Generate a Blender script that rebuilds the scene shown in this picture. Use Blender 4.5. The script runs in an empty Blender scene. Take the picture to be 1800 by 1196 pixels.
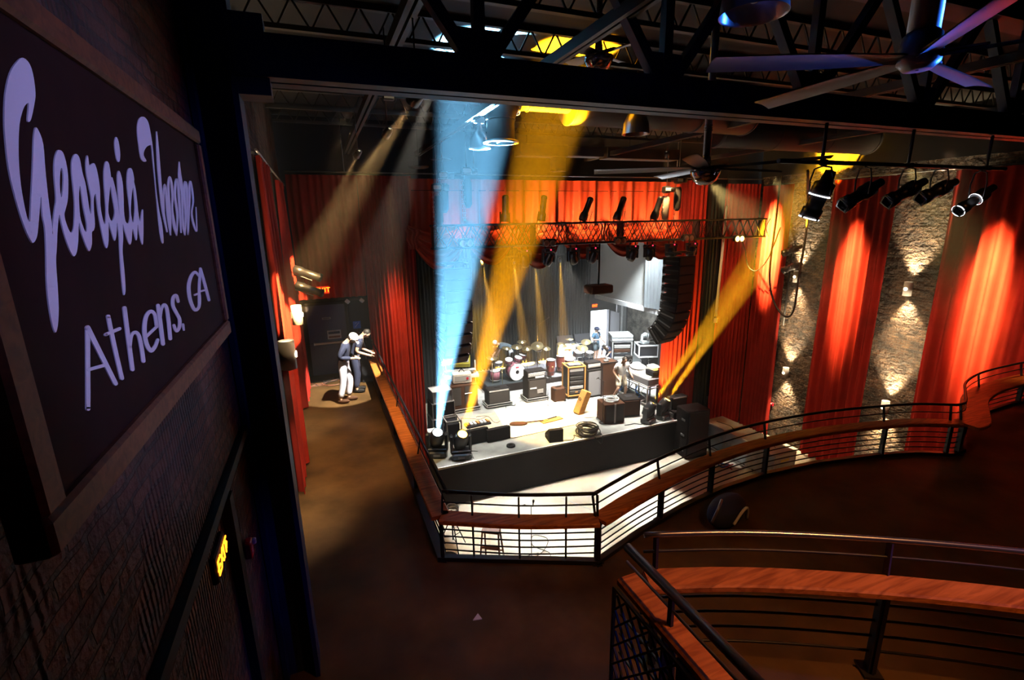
import bpy, math, random
from mathutils import Vector, Matrix, Euler
R = math.radians
SC = bpy.context.scene
COL = SC.collection
V = Vector

# ------------------------------------------------------------------ camera
CH = 8.8                                   # camera height over the main floor
CR = V((.929274, -.36895, -.018068)); CU = V((.104869, .216599, .970612)); CF = V((.354194, .903859, -.239971))
cam = bpy.data.objects.new('camera', bpy.data.cameras.new('camera')); COL.objects.link(cam)
cam.data.sensor_width = 36; cam.data.lens = 17.0; cam.data.clip_start = .05; cam.data.clip_end = 200
mw = Matrix.Identity(4)
for i in range(3):
    mw[i][0], mw[i][1], mw[i][2] = CR[i], CU[i], -CF[i]
mw[2][3] = CH
cam.matrix_world = mw
SC.camera = cam

def ray(px, py): return CR*(px-900) - CU*(py-598) + CF*850
def at(px, py, z):
    r = ray(px, py); return V((0, 0, CH)) + r*((z-CH)/r.z)
def atY(px, py, y):
    r = ray(px, py); return V((0, 0, CH)) + r*(y/r.y)
def atX(px, py, x):
    r = ray(px, py); return V((0, 0, CH)) + r*(x/r.x)

# ------------------------------------------------------------------ mesh builder
def zrot(a): return Matrix.Rotation(a, 3, 'Z')
def frame(d):
    d = V(d).normalized(); u = V((0, 0, 1)) if abs(d.z) < .95 else V((1, 0, 0))
    a = d.cross(u).normalized(); b = a.cross(d).normalized()
    return a, b, d
class MB:
    def __init__(s): s.v = []; s.f = []; s.sm = []
    def add(s, vs, fs, smooth=False):
        n = len(s.v); s.v += [tuple(p) for p in vs]
        for q in fs: s.f.append(tuple(n+i for i in q)); s.sm.append(smooth)
        return s
    def box(s, c, sz, rot=None, taper=(1, 1)):
        c = V(c); hx, hy, hz = sz[0]/2, sz[1]/2, sz[2]/2; vs = []
        for k in (-1, 1):
            tx, ty = (1, 1) if k < 0 else taper
            for i, j in ((-1, -1), (1, -1), (1, 1), (-1, 1)):
                p = V((i*hx*tx, j*hy*ty, k*hz))
                if rot is not None: p = rot @ p
                vs.append(c+p)
        return s.add(vs, [(3, 2, 1, 0), (4, 5, 6, 7), (0, 1, 5, 4), (1, 2, 6, 5), (2, 3, 7, 6), (3, 0, 4, 7)])
    def bb(s, x0, x1, y0, y1, z0, z1): return s.box(((x0+x1)/2, (y0+y1)/2, (z0+z1)/2), (abs(x1-x0), abs(y1-y0), abs(z1-z0)))
    def rbox(s, c, sz, b=.02, rot=None):
        # box with chamfered edges
        c = V(c); hx, hy, hz = sz[0]/2, sz[1]/2, sz[2]/2; b = min(b, hx*.9, hy*.9, hz*.9)
        ring = lambda x, y, z: [(-x+b, -y, z), (x-b, -y, z), (x, -y+b, z), (x, y-b, z), (x-b, y, z), (-x+b, y, z), (-x, y-b, z), (-x, -y+b, z)]
        L = [ring(hx-b, hy-b, -hz), ring(hx, hy, -hz+b), ring(hx, hy, hz-b), ring(hx-b, hy-b, hz)]
        vs = [V(p) for l in L for p in l]
        if rot is not None: vs = [rot @ p for p in vs]
        vs = [c+p for p in vs]; fs = [tuple(range(7, -1, -1)), tuple(range(24, 32))]
        for k in range(3):
            for i in range(8): fs.append((k*8+i, k*8+(i+1) % 8, k*8+8+(i+1) % 8, k*8+8+i))
        return s.add(vs, fs)
    def bar(s, p0, p1, w, h=None, up=None):
        # rectangular bar from p0 to p1
        p0, p1 = V(p0), V(p1); h = h or w; d = (p1-p0).normalized()
        u = V(up) if up else (V((0, 0, 1)) if abs(d.z) < .9 else V((1, 0, 0)))
        a = d.cross(u).normalized(); b = a.cross(d)
        vs = [p+a*i*w/2+b*j*h/2 for p in (p0, p1) for i, j in ((-1, -1), (1, -1), (1, 1), (-1, 1))]
        return s.add(vs, [(3, 2, 1, 0), (4, 5, 6, 7), (0, 1, 5, 4), (1, 2, 6, 5), (2, 3, 7, 6), (3, 0, 4, 7)])
    def cyl(s, p0, p1, r0, r1=None, n=12, cap=True):
        p0, p1 = V(p0), V(p1); r1 = r0 if r1 is None else r1
        a, b, d = frame(p1-p0); vs = []
        for p, r in ((p0, r0), (p1, r1)):
            for i in range(n):
                t = 2*math.pi*i/n; vs.append(p+a*r*math.cos(t)+b*r*math.sin(t))
        m = len(s.v)
        s.add(vs, [(i, (i+1) % n, n+(i+1) % n, n+i) for i in range(n)], True)
        if cap:
            s.f.append(tuple(m+i for i in range(n-1, -1, -1))); s.sm.append(False)
            s.f.append(tuple(m+n+i for i in range(n))); s.sm.append(False)
        return s
    def lathe(s, prof, p0, axis=(0, 0, 1), n=20, smooth=True):
        a, b, d = frame(axis); p0 = V(p0); vs = []
        for r, h in prof:
            for i in range(n):
                t = 2*math.pi*i/n; vs.append(p0+d*h+a*r*math.cos(t)+b*r*math.sin(t))
        fs = [(k*n+i, k*n+(i+1) % n, k*n+n+(i+1) % n, k*n+n+i) for k in range(len(prof)-1) for i in range(n)]
        return s.add(vs, fs, smooth)
    def tube(s, pts, r, n=8, cap=True):
        pts = [V(p) for p in pts]; L = len(pts); rr = r if isinstance(r, (list, tuple)) else [r]*L
        d0 = (pts[1]-pts[0]).normalized(); a, b, _ = frame(d0); vs = []
        for k in range(L):
            d = (pts[min(k+1, L-1)]-pts[max(k-1, 0)])
            d = d.normalized() if d.length > 1e-9 else d0
            a = (a-d*a.dot(d)); a = a.normalized() if a.length > 1e-6 else frame(d)[0]; b = d.cross(a)
            for i in range(n):
                t = 2*math.pi*i/n; vs.append(pts[k]+a*rr[k]*math.cos(t)+b*rr[k]*math.sin(t))
        m = len(s.v)
        s.add(vs, [(k*n+i, k*n+(i+1) % n, k*n+n+(i+1) % n, k*n+n+i) for k in range(L-1) for i in range(n)], True)
        if cap:
            s.f.append(tuple(m+i for i in range(n-1, -1, -1))); s.sm.append(False)
            s.f.append(tuple(m+(L-1)*n+i for i in range(n))); s.sm.append(False)
        return s
    def sweep(s, pts, prof, closed=True):
        # profile (lateral, vertical) carried along a mostly horizontal path
        pts = [V(p) for p in pts]; L = len(pts); n = len(prof); vs = []
        for k in range(L):
            d1 = (pts[min(k+1, L-1)]-pts[max(k-1, 0)]); d1.z = 0; d1.normalize()
            lat = V((d1.y, -d1.x, 0)); sc = 1.
            if 0 < k < L-1:
                e = pts[k+1]-pts[k]; e.z = 0; e.normalize(); sc = 1/max(.5, abs(e.dot(d1)))
            for u, w in prof: vs.append(pts[k]+lat*u*sc+V((0, 0, w)))
        m = len(s.v)
        s.add(vs, [(k*n+i, k*n+n+i, k*n+n+(i+1) % n, k*n+(i+1) % n) for k in range(L-1) for i in range(n)])
        s.add([], [])
        s.f.append(tuple(m+i for i in range(n))); s.sm.append(False)
        s.f.append(tuple(m+(L-1)*n+i for i in range(n-1, -1, -1))); s.sm.append(False)
        return s
    def ell(s, c, r, n=16, m=10, rot=None):
        c = V(c); r = (r, r, r) if not isinstance(r, (tuple, list)) else r
        vs = [V((0, 0, -r[2]))]
        for j in range(1, m):
            p = -math.pi/2+math.pi*j/m
            for i in range(n):
                t = 2*math.pi*i/n; vs.append(V((r[0]*math.cos(p)*math.cos(t), r[1]*math.cos(p)*math.sin(t), r[2]*math.sin(p))))
        vs.append(V((0, 0, r[2])))
        if rot is not None: vs = [rot @ p for p in vs]
        fs = [(0, 1+(i+1) % n, 1+i) for i in range(n)]
        for j in range(m-2):
            for i in range(n): fs.append((1+j*n+i, 1+j*n+(i+1) % n, 1+j*n+n+(i+1) % n, 1+j*n+n+i))
        t = len(vs)-1
        fs += [(1+(m-2)*n+i, 1+(m-2)*n+(i+1) % n, t) for i in range(n)]
        return s.add([c+p for p in vs], fs, True)
    def torus(s, c, R0, r, n=24, m=8, axis=(0, 0, 1), arc=2*math.pi):
        a, b, d = frame(axis); c = V(c)
        k = n if arc > 6.2 else n+1
        pts = [c+a*R0*math.cos(arc*i/n)+b*R0*math.sin(arc*i/n) for i in range(k)]
        if arc > 6.2: pts.append(pts[0])
        return s.tube(pts, r, m, cap=arc < 6.2)
    def grid(s, fn, nu, nv, smooth=True):
        vs = [fn(i/nu, j/nv) for j in range(nv+1) for i in range(nu+1)]; w = nu+1
        return s.add(vs, [(j*w+i, j*w+i+1, j*w+w+i+1, j*w+w+i) for j in range(nv) for i in range(nu)], smooth)
    def prism(s, pts, d):
        # polygon (3D points) extruded by d
        n = len(pts); d = V(d); pts = [V(p) for p in pts]
        return s.add(pts+[p+d for p in pts], [tuple(range(n-1, -1, -1)), tuple(range(n, 2*n))]+[(i, (i+1) % n, n+(i+1) % n, n+i) for i in range(n)])
    def xf(s, mat):
        s.v = [tuple(mat @ V(p)) for p in s.v]; return s
    def each(s, name, m, parent=None):
        # one object per connected piece
        p = list(range(len(s.v)))
        def f(i):
            while p[i] != i: p[i] = p[p[i]]; i = p[i]
            return i
        for q in s.f:
            for a in q[1:]: p[f(a)] = f(q[0])
        g = {}
        for q, sm in zip(s.f, s.sm): g.setdefault(f(q[0]), []).append((q, sm))
        out = []
        for k, fs in g.items():
            ids = sorted({i for q, _ in fs for i in q}); mp = {i: n for n, i in enumerate(ids)}; b = MB()
            b.v = [s.v[i] for i in ids]; b.f = [tuple(mp[i] for i in q) for q, _ in fs]; b.sm = [t for _, t in fs]; out.append(b.build(name, m, parent))
        return out
    def build(s, name, m, parent=None):
        me = bpy.data.meshes.new(name); me.from_pydata(s.v, [], s.f)
        me.polygons.foreach_set('use_smooth', s.sm); me.materials.append(m); me.update()
        o = bpy.data.objects.new(name, me); COL.objects.link(o)
        if parent is not None: o.parent = parent
        return o

def tag(o, label, cat, group=None):
    o['label'] = label; o['category'] = cat
    if group: o['group'] = group
    return o
def struct(o, label=None):
    o['kind'] = 'structure'
    if label: o['label'] = label
    return o
def thing(name, label, cat, loc=(0, 0, 0), rz=0, group=None, rot=None):
    o = bpy.data.objects.new(name, None); COL.objects.link(o); o.empty_display_size = .1
    o.location = loc; o.rotation_euler = rot if rot is not None else (0, 0, rz)
    return tag(o, label, cat, group)
def dup(root, loc, rz=None, label=None, group=None, scale=None, rot=None):
    r = root.copy(); COL.objects.link(r); r.location = loc
    if rz is not None: r.rotation_euler = (0, 0, rz)
    if rot is not None: r.rotation_euler = rot
    if label: r['label'] = label
    if group: r['group'] = group
    if scale: r.scale = (scale,)*3
    def rec(a, b):
        for ch in list(a.children):
            c = ch.copy(); COL.objects.link(c); c.parent = b; rec(ch, c)
    rec(root, r)
    return r
def smooth_path(pts, k=6):
    pts = [V(p) for p in pts]; out = []
    for i in range(len(pts)-1):
        p0, p1, p2, p3 = pts[max(i-1, 0)], pts[i], pts[i+1], pts[min(i+2, len(pts)-1)]
        for j in range(k):
            t = j/k
            out.append(.5*((2*p1)+(p2-p0)*t+(2*p0-5*p1+4*p2-p3)*t*t+(3*p1-p0-3*p2+p3)*t**3))
    out.append(pts[-1]); return out
def seg_dir_euler(d):  # rotation taking local -Z to direction d
    return V(d).to_track_quat('-Z', 'Y').to_euler()

# ------------------------------------------------------------------ materials
def mat(name, col, rough=.6, metal=0., emit=None, estr=0., noise=0., nscale=6., bump=0., bscale=30., spec=.5, stretch=(1, 1, 1)):
    m = bpy.data.materials.new(name); m.use_nodes = True; nt = m.node_tree; b = nt.nodes['Principled BSDF']
    b.inputs['Base Color'].default_value = (*col, 1); b.inputs['Roughness'].default_value = rough
    b.inputs['Metallic'].default_value = metal; b.inputs['Specular IOR Level'].default_value = spec
    if emit: b.inputs['Emission Color'].default_value = (*emit, 1); b.inputs['Emission Strength'].default_value = estr
    if noise or bump:
        tc = nt.nodes.new('ShaderNodeTexCoord'); mp = nt.nodes.new('ShaderNodeMapping'); mp.inputs['Scale'].default_value = stretch
        nt.links.new(tc.outputs['Object'], mp.inputs['Vector'])
    if noise:
        n = nt.nodes.new('ShaderNodeTexNoise'); n.inputs['Scale'].default_value = nscale; n.inputs['Detail'].default_value = 6
        nt.links.new(mp.outputs[0], n.inputs['Vector'])
        r = nt.nodes.new('ShaderNodeValToRGB'); r.color_ramp.elements[0].position = .3; r.color_ramp.elements[1].position = .7
        r.color_ramp.elements[0].color = (*[c*(1-noise) for c in col], 1); r.color_ramp.elements[1].color = (*[min(1, c*(1+noise)) for c in col], 1)
        nt.links.new(n.outputs['Fac'], r.inputs[0]); nt.links.new(r.outputs[0], b.inputs['Base Color'])
    if bump:
        n2 = nt.nodes.new('ShaderNodeTexNoise'); n2.inputs['Scale'].default_value = bscale; n2.inputs['Detail'].default_value = 4
        nt.links.new(mp.outputs[0], n2.inputs['Vector'])
        bp = nt.nodes.new('ShaderNodeBump'); bp.inputs['Strength'].default_value = bump; bp.inputs['Distance'].default_value = .02
        nt.links.new(n2.outputs['Fac'], bp.inputs['Height']); nt.links.new(bp.outputs[0], b.inputs['Normal'])
    return m
def emis(name, col, s):
    m = bpy.data.materials.new(name); m.use_nodes = True; nt = m.node_tree; nt.nodes.clear()
    e = nt.nodes.new('ShaderNodeEmission'); o = nt.nodes.new('ShaderNodeOutputMaterial')
    e.inputs[0].default_value = (*col, 1); e.inputs[1].default_value = s; nt.links.new(e.outputs[0], o.inputs[0]); return m
def brick(name, c1, c2, cm, scale=1., plane='YZ', bstr=.9, ridges=False, rough=False):
    m = bpy.data.materials.new(name); m.use_nodes = True; nt = m.node_tree; N = nt.nodes; L = nt.links; b = N['Principled BSDF']
    b.inputs['Roughness'].default_value = .85
    tc = N.new('ShaderNodeTexCoord'); sp = N.new('ShaderNodeSeparateXYZ'); cb = N.new('ShaderNodeCombineXYZ')
    L.new(tc.outputs['Object'], sp.inputs[0]); L.new(sp.outputs['Y' if plane == 'YZ' else 'X'], cb.inputs[0]); L.new(sp.outputs['Z'], cb.inputs[1])
    wn = N.new('ShaderNodeTexNoise'); wn.inputs['Scale'].default_value = 3.5; wn.inputs['Detail'].default_value = 5; L.new(cb.outputs[0], wn.inputs['Vector'])
    mx = N.new('ShaderNodeVectorMath'); mx.operation = 'MULTIPLY_ADD'; mx.inputs[1].default_value = (.07, .07, 0); L.new(wn.outputs['Color'], mx.inputs[0]); L.new(cb.outputs[0], mx.inputs[2])
    br = N.new('ShaderNodeTexBrick'); L.new(mx.outputs[0], br.inputs['Vector'])
    br.inputs['Scale'].default_value = scale; br.inputs['Brick Width'].default_value = .23; br.inputs['Row Height'].default_value = .08
    br.inputs['Mortar Size'].default_value = .012; br.inputs['Mortar Smooth'].default_value = .3; br.inputs['Bias'].default_value = -.1
    br.inputs['Color1'].default_value = (*c1, 1); br.inputs['Color2'].default_value = (*c2, 1); br.inputs['Mortar'].default_value = (*cm, 1)
    n = N.new('ShaderNodeTexNoise'); n.inputs['Scale'].default_value = 2.2; n.inputs['Detail'].default_value = 8; L.new(cb.outputs[0], n.inputs['Vector'])
    r = N.new('ShaderNodeValToRGB'); r.color_ramp.elements[0].position = .35; r.color_ramp.elements[1].position = .65
    r.color_ramp.elements[0].color = (.45, .42, .4, 1); r.color_ramp.elements[1].color = (1.25, 1.2, 1.1, 1); L.new(n.outputs['Fac'], r.inputs[0])
    mu = N.new('ShaderNodeMix'); mu.data_type = 'RGBA'; mu.blend_type = 'MULTIPLY'; mu.inputs[0].default_value = 1
    L.new(br.outputs['Color'], mu.inputs[6]); L.new(r.outputs[0], mu.inputs[7]); L.new(mu.outputs[2], b.inputs['Base Color'])
    n3 = N.new('ShaderNodeTexNoise'); n3.inputs['Scale'].default_value = 14; n3.inputs['Detail'].default_value = 6; L.new(cb.outputs[0], n3.inputs['Vector'])
    ad = N.new('ShaderNodeMath'); ad.operation = 'MULTIPLY_ADD'; ad.inputs[1].default_value = -1.; L.new(br.outputs['Fac'], ad.inputs[0]); L.new(n3.outputs['Fac'], ad.inputs[2])
    h = ad
    if ridges:
        mk = N.new('ShaderNodeTexNoise'); mk.inputs['Scale'].default_value = .9; L.new(cb.outputs[0], mk.inputs['Vector']); mr = N.new('ShaderNodeMapRange'); mr.inputs[1].default_value = .5; mr.inputs[2].default_value = .56; L.new(mk.outputs['Fac'], mr.inputs[0])
        w = N.new('ShaderNodeTexWave'); w.bands_direction = 'X'; w.inputs['Scale'].default_value = 8.; w.inputs['Distortion'].default_value = .6
        L.new(mx.outputs[0], w.inputs['Vector'])
        a2 = N.new('ShaderNodeMath'); a2.operation = 'MULTIPLY_ADD'; wm = N.new('ShaderNodeMath'); wm.operation = 'MULTIPLY'; L.new(w.outputs['Fac'], wm.inputs[0]); L.new(mr.outputs[0], wm.inputs[1]); a2.inputs[1].default_value = .9; L.new(wm.outputs[0], a2.inputs[0]); L.new(ad.outputs[0], a2.inputs[2]); h = a2
    if rough:
        n3.inputs['Scale'].default_value = 7
        a3 = N.new('ShaderNodeMath'); a3.operation = 'MULTIPLY_ADD'; a3.inputs[1].default_value = 1.5; L.new(n3.outputs['Fac'], a3.inputs[0]); L.new(h.outputs[0], a3.inputs[2]); h = a3
        r.color_ramp.elements[0].color = (.33, .3, .27, 1); r.color_ramp.elements[0].position = .38; r.color_ramp.elements[1].position = .6
    bp = N.new('ShaderNodeBump'); bp.inputs['Strength'].default_value = bstr; bp.inputs['Distance'].default_value = .12 if rough else .045
    L.new(h.outputs[0], bp.inputs['Height']); L.new(bp.outputs[0], b.inputs['Normal'])
    return m
def wood(name, c1, c2, rough=.4, sc=(1.5, 14, 14)):
    m = bpy.data.materials.new(name); m.use_nodes = True; nt = m.node_tree; N = nt.nodes; L = nt.links; b = N['Principled BSDF']; b.inputs['Roughness'].default_value = rough; b.inputs['Specular IOR Level'].default_value = .2
    tc = N.new('ShaderNodeTexCoord'); mp = N.new('ShaderNodeMapping'); mp.inputs['Scale'].default_value = sc; L.new(tc.outputs['Object'], mp.inputs[0])
    n = N.new('ShaderNodeTexNoise'); n.inputs['Scale'].default_value = 1.6; n.inputs['Detail'].default_value = 7; n.inputs['Distortion'].default_value = .8; L.new(mp.outputs[0], n.inputs['Vector'])
    r = N.new('ShaderNodeValToRGB'); r.color_ramp.elements[0].position = .34; r.color_ramp.elements[1].position = .62
    r.color_ramp.elements[0].color = (*c1, 1); r.color_ramp.elements[1].color = (*c2, 1); L.new(n.outputs['Fac'], r.inputs[0]); L.new(r.outputs[0], b.inputs['Base Color'])
    return m

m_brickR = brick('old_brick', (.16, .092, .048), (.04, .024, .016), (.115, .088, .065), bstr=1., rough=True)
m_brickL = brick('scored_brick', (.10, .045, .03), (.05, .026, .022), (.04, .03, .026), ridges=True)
m_brickW = brick('whitewashed_brick', (.62, .62, .6), (.5, .5, .48), (.45, .45, .44))
m_black = mat('black_paint', (.012, .011, .012), .7, spec=.12)
m_ceil = mat('black_ceiling', (.0075, .006, .0055), .8, noise=.4, nscale=1.5)
m_wallblack = mat('black_wall', (.02, .02, .024), .8, spec=.12)
m_navy = mat('navy_steel', (.01, .016, .045), .55, noise=.2, nscale=3)
m_conc = mat('brown_concrete', (.075, .04, .015), .6, spec=.12, noise=.5, nscale=1.3, bump=.15, bscale=10)
m_hallfloor = mat('pale_concrete', (.6, .56, .47), .6, noise=.2, nscale=1.1)
m_stage = mat('stage_deck', (.26, .275, .27), .6, noise=.2, nscale=3)
m_fascia = mat('stage_fascia', (.014, .011, .011), .7, spec=.04)
m_red = mat('red_velvet', (.36, .022, .015), .8, spec=.15, noise=.15, nscale=2.)
m_redv = mat('red_satin', (.46, .05, .016), .5, spec=.3)
m_drape = mat('black_drape', (.03, .036, .04), .85, spec=.1)
m_drapegrey = mat('grey_drape', (.15, .165, .175), .85, spec=.1)
m_greywall = mat('grey_paint', (.5, .5, .48), .8)
m_wood = wood('oiled_wood', (.26, .07, .014), (.56, .18, .04))
m_signwood = wood('sign_frame_wood', (.07, .022, .012), (.13, .045, .02), .6)
m_signpanel = mat('sign_panel', (.016, .005, .006), .9, spec=.1, noise=.15, nscale=5)
m_letter = mat('sign_letter', (.72, .66, .78), .5)
m_steel = mat('black_steel', (.012, .011, .014), .42, spec=.4)
m_pipe = mat('steel_pipe', (.3, .3, .34), .25, metal=.9)
m_metal = mat('grey_metal', (.35, .35, .36), .35, metal=.8)
m_alu = mat('silver_metal', (.62, .62, .64), .3, metal=.9)
m_galv = mat('galvanised_metal', (.22, .22, .24), .38, metal=.6)
m_duct = mat('black_duct', (.05, .045, .045), .45)
m_ductg = mat('dusty_duct', (.035, .027, .022), .6)
m_chrome = mat('chrome', (.8, .8, .82), .08, metal=1.)
m_can = mat('black_lamp_body', (.014, .014, .017), .35, spec=.7)
m_lens = mat('lamp_glass', (.3, .32, .36), .1, spec=.8)
m_rubber = mat('black_rubber', (.012, .012, .013), .6, spec=.12)
m_tolex = mat('black_tolex', (.012, .010, .010), .7, spec=.12, bump=.2, bscale=120)
m_grille = mat('grille_cloth', (.05, .045, .042), .8, spec=.12)
m_greygrille = mat('grey_grille', (.2, .2, .22), .8)
m_panel = mat('amp_panel', (.45, .43, .4), .4, metal=.3)
m_case = mat('road_case_ply', (.016, .016, .02), .5, spec=.12)
m_casegrey = mat('grey_case', (.5, .54, .55), .5, noise=.12, nscale=4)
m_edge = mat('aluminium_edge', (.62, .6, .58), .35, metal=.5)
m_orange = wood('orange_wood_trim', (.5, .22, .06), (.62, .3, .09))
m_brown = mat('brown_box', (.06, .026, .014), .6, spec=.12)
m_white = mat('white_plastic', (.8, .8, .8), .4)
m_whiteh = mat('drum_head', (.85, .84, .82), .5)
m_drum = mat('purple_drum_shell', (.28, .1, .13), .25, spec=.7)
m_conga = mat('red_conga_shell', (.14, .03, .02), .3)
m_brass = mat('cymbal_bronze', (.75, .6, .33), .3, metal=.85)
m_cable = mat('black_cable', (.014, .013, .014), .5)
m_gcable = mat('grey_cable', (.25, .25, .27), .5)
m_rug = mat('tan_rug', (.5, .4, .29), .9, noise=.25, nscale=5)
m_rug2 = mat('pale_rug', (.72, .66, .56), .9, noise=.15, nscale=4)
m_ladder = mat('brown_ladder', (.16, .05, .025), .5)
m_skin = mat('skin', (.55, .33, .23), .55)
m_navycloth = mat('navy_cloth', (.02, .025, .06), .85)
m_bluecloth = mat('blue_cloth', (.05, .12, .2), .85)
m_slate = mat('slate_cloth', (.1, .13, .15), .85)
m_paletrous = mat('pale_trousers', (.6, .58, .68), .85)
m_whitecloth = mat('white_cloth', (.78, .77, .78), .85)
m_khaki = mat('khaki_cloth', (.62, .55, .44), .85)
m_hair = mat('dark_hair', (.02, .014, .01), .6)
m_door = mat('blue_grey_door', (.055, .06, .11), .45)
m_doordk = mat('brown_door_base', (.09, .06, .04), .5)
m_paper = mat('paper', (.7, .68, .66), .7)
m_redplastic = mat('red_plastic', (.5, .01, .03), .35)
m_bluep = mat('blue_plastic', (.02, .12, .55), .4)
m_yellow = mat('yellow_tape_and_lit_case', (.8, .7, .1), .6)
e_exit = emis('exit_glow', (1, .22, .01), 5.)
e_exitbg = emis('exit_red', (.8, .04, .01), 1.1)
e_warm = emis('warm_lens', (1, .82, .5), 14.)
e_cool = emis('cool_lens', (.75, .9, 1), 40.)
e_amber = emis('amber_lens', (1, .55, .06), 30.)
e_led = emis('red_led', (1, .02, .06), 6.)
e_ledr = emis('rack_leds', (1, .05, .04), 3.)

# ------------------------------------------------------------------ lights
def spot(loc, tgt, power, col, size, blend=.3, rad=.06, name='spot_light', vf=1.):
    l = bpy.data.lights.new(name, 'SPOT'); l.energy = power; l.color = col; l.spot_size = R(size); l.spot_blend = blend; l.shadow_soft_size = rad; l.volume_factor = vf
    o = bpy.data.objects.new(name, l); COL.objects.link(o); o.location = loc
    o.rotation_euler = (V(tgt)-V(loc)).to_track_quat('-Z', 'Y').to_euler(); return o
def point(loc, power, col, rad=.08, name='bulb_light'):
    l = bpy.data.lights.new(name, 'POINT'); l.energy = power; l.color = col; l.shadow_soft_size = rad
    o = bpy.data.objects.new(name, l); COL.objects.link(o); o.location = loc; return o

ZS, ZB, XL, XR, YP, ZC = 1.4, 4.4, -.75, 16.5, 14.9, 11.0
# ================================================================== text helper
def text_mb(s, size, depth=.004, plane='XZ'):
    cu = bpy.data.curves.new('t', 'FONT'); cu.body = s; cu.size = size; cu.extrude = depth/2; cu.align_x = 'CENTER'; cu.align_y = 'CENTER'; cu.resolution_u = 3
    o = bpy.data.objects.new('t', cu); COL.objects.link(o)
    dg = bpy.context.evaluated_depsgraph_get(); me = bpy.data.meshes.new_from_object(o.evaluated_get(dg))
    mb = MB(); mb.add([V((v.co.x, -v.co.z, v.co.y)) for v in me.vertices], [tuple(p.vertices) for p in me.polygons])
    bpy.data.objects.remove(o); bpy.data.curves.remove(cu); bpy.data.meshes.remove(me); return mb

# ================================================================== SHELL
def S(name, mb, m): return struct(mb.build(name, m))
S('floor', MB().bb(-1.0, 16.8, -3.3, 24.4, -.3, 0), m_hallfloor)
S('ceiling', MB().bb(-1.0, 16.8, -3.3, 24.4, ZC+.6, ZC+.8), m_ceil)
ZCE = ZC+.6
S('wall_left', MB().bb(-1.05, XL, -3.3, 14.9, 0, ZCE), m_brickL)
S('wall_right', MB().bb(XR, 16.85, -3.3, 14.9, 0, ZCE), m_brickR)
S('trim_bounce_absorber', MB().bb(XR-.05, XR, -3.3, 14.9, 10.25, ZCE), m_ceil)  # black band added so the amber beams bounce less light off the brick
S('wall_behind', MB().bb(-1.0, 16.8, -3.6, -3.3, 0, ZCE), m_wallblack)
# proscenium wall: pieces around the opening (X 2.75..12.3)
S('wall_proscenium_left', MB().bb(-1.0, 1.2, 15.0, 15.3, ZB+2.45, ZCE), m_wallblack)
S('wall_proscenium_left', MB().bb(1.2, 2.75, 15.0, 15.3, 0, ZCE), m_wallblack)
S('wall_proscenium_right', MB().bb(12.3, 16.8, 15.0, 15.3, 0, ZCE), m_wallblack)
S('wall_proscenium_header', MB().bb(2.75, 12.3, 15.0, 15.3, 9.9, ZCE), m_wallblack)
S('wall_walkway_end', MB().bb(-1.0, 1.2, 15.0, 15.3, 0, ZB+2.45), m_wallblack)
# stage house
S('wall_stage_left', MB().bb(2.3, 2.6, 15.3, 24.4, 0, ZCE), m_wallblack)
S('wall_stage_right', MB().bb(XR, 16.8, 15.3, 24.4, 0, ZCE), m_brickW)
DX0, DX1, DZ = 14.35, 15.62, 3.62
S('wall_stage_back', MB().bb(2.3, DX0, 24.0, 24.3, 0, ZCE), m_wallblack)
S('wall_stage_back', MB().bb(DX1, 16.8, 24.0, 24.3, 0, ZCE), m_wallblack)
S('wall_stage_back', MB().bb(DX0, DX1, 24.0, 24.3, DZ, ZCE), m_wallblack)
S('wall_stage_back', MB().bb(DX0, DX1, 24.0, 24.3, 0, ZS), m_wallblack)
d = S('door_1', MB().bb(DX1-.04, DX1, 22.9, 23.98, ZS, DZ-.04).bb(DX1-.09, DX1+.0, 23.9, 24.0, ZS, DZ), m_wallblack)
# stage deck: in front of and behind the proscenium line
S('stage_floor', MB().bb(2.62, 16.45, 15.0, 24.0, 0, ZS).bb(2.75, 11.85, 13.5, 15.0, ZS-.06, ZS), m_stage)
S('stage_front', MB().bb(2.75, 11.85, 13.52, 15.0, 0, ZS-.06).bb(2.75, 11.85, 13.47, 13.52, ZS-.24, ZS-.06), m_fascia)
S('trim_stage_lip', MB().bb(2.75, 11.87, 13.46, 13.5, ZS-.05, ZS+.012), mat('stage_lip', (.75, .78, .76), .4))
# soffit box on the right side of the stage house
S('wall_mezzanine', MB().bb(14.2, 16.45, 16.6, 23.2, 4.62, ZCE-.1), m_greywall)
S('trim_mezzanine_edge', MB().bb(14.08, 14.2, 16.6, 23.2, 4.5, 4.72), m_white)
S('pillar_mezzanine', MB().bb(14.9, 15.1, 21.6, 21.8, ZS, 4.62), m_casegrey)
S('wall_stage_panel', MB().bb(15.66, 16.4, 23.3, 23.4, ZS, 4.6), m_greygrille)

# balcony
edge = [(1.14, 5.57), (2.99, 4.71), (3.9, 5.02), (4.87, 5.27), (5.8, 5.43), (6.77, 5.49), (8, 5.42), (9.2, 5.2), (10.0, 4.98), (10.6, 4.66)]
edgeR = [(10.6, 4.66), (10.95, 4.68), (11.6, 5.0), (12.3, 5.33), (13.3, 5.55), (14.6, 5.6), (16.5, 5.55)]
poly = [V((x, y, 4.08)) for x, y in edge+edgeR[1:]]+[V((16.5, -3.3, 4.08)), V((XL, -3.3, 4.08)), V((XL, 5.57, 4.08))]
S('balcony_floor', MB().prism(poly[::-1], (0, 0, .32)), m_conc)
S('walkway_floor', MB().bb(XL, 1.14, 5.57, 15.0, 4.08, 4.4), m_conc)
S('trim_balcony_kerb', MB().sweep([V((x, y, 4.4)) for x, y in [(1.14, 14.98)]+edge+edgeR[1:]], [(-.03, -.36), (.05, -.36), (.05, .06), (-.03, .06)]), m_steel)
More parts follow.
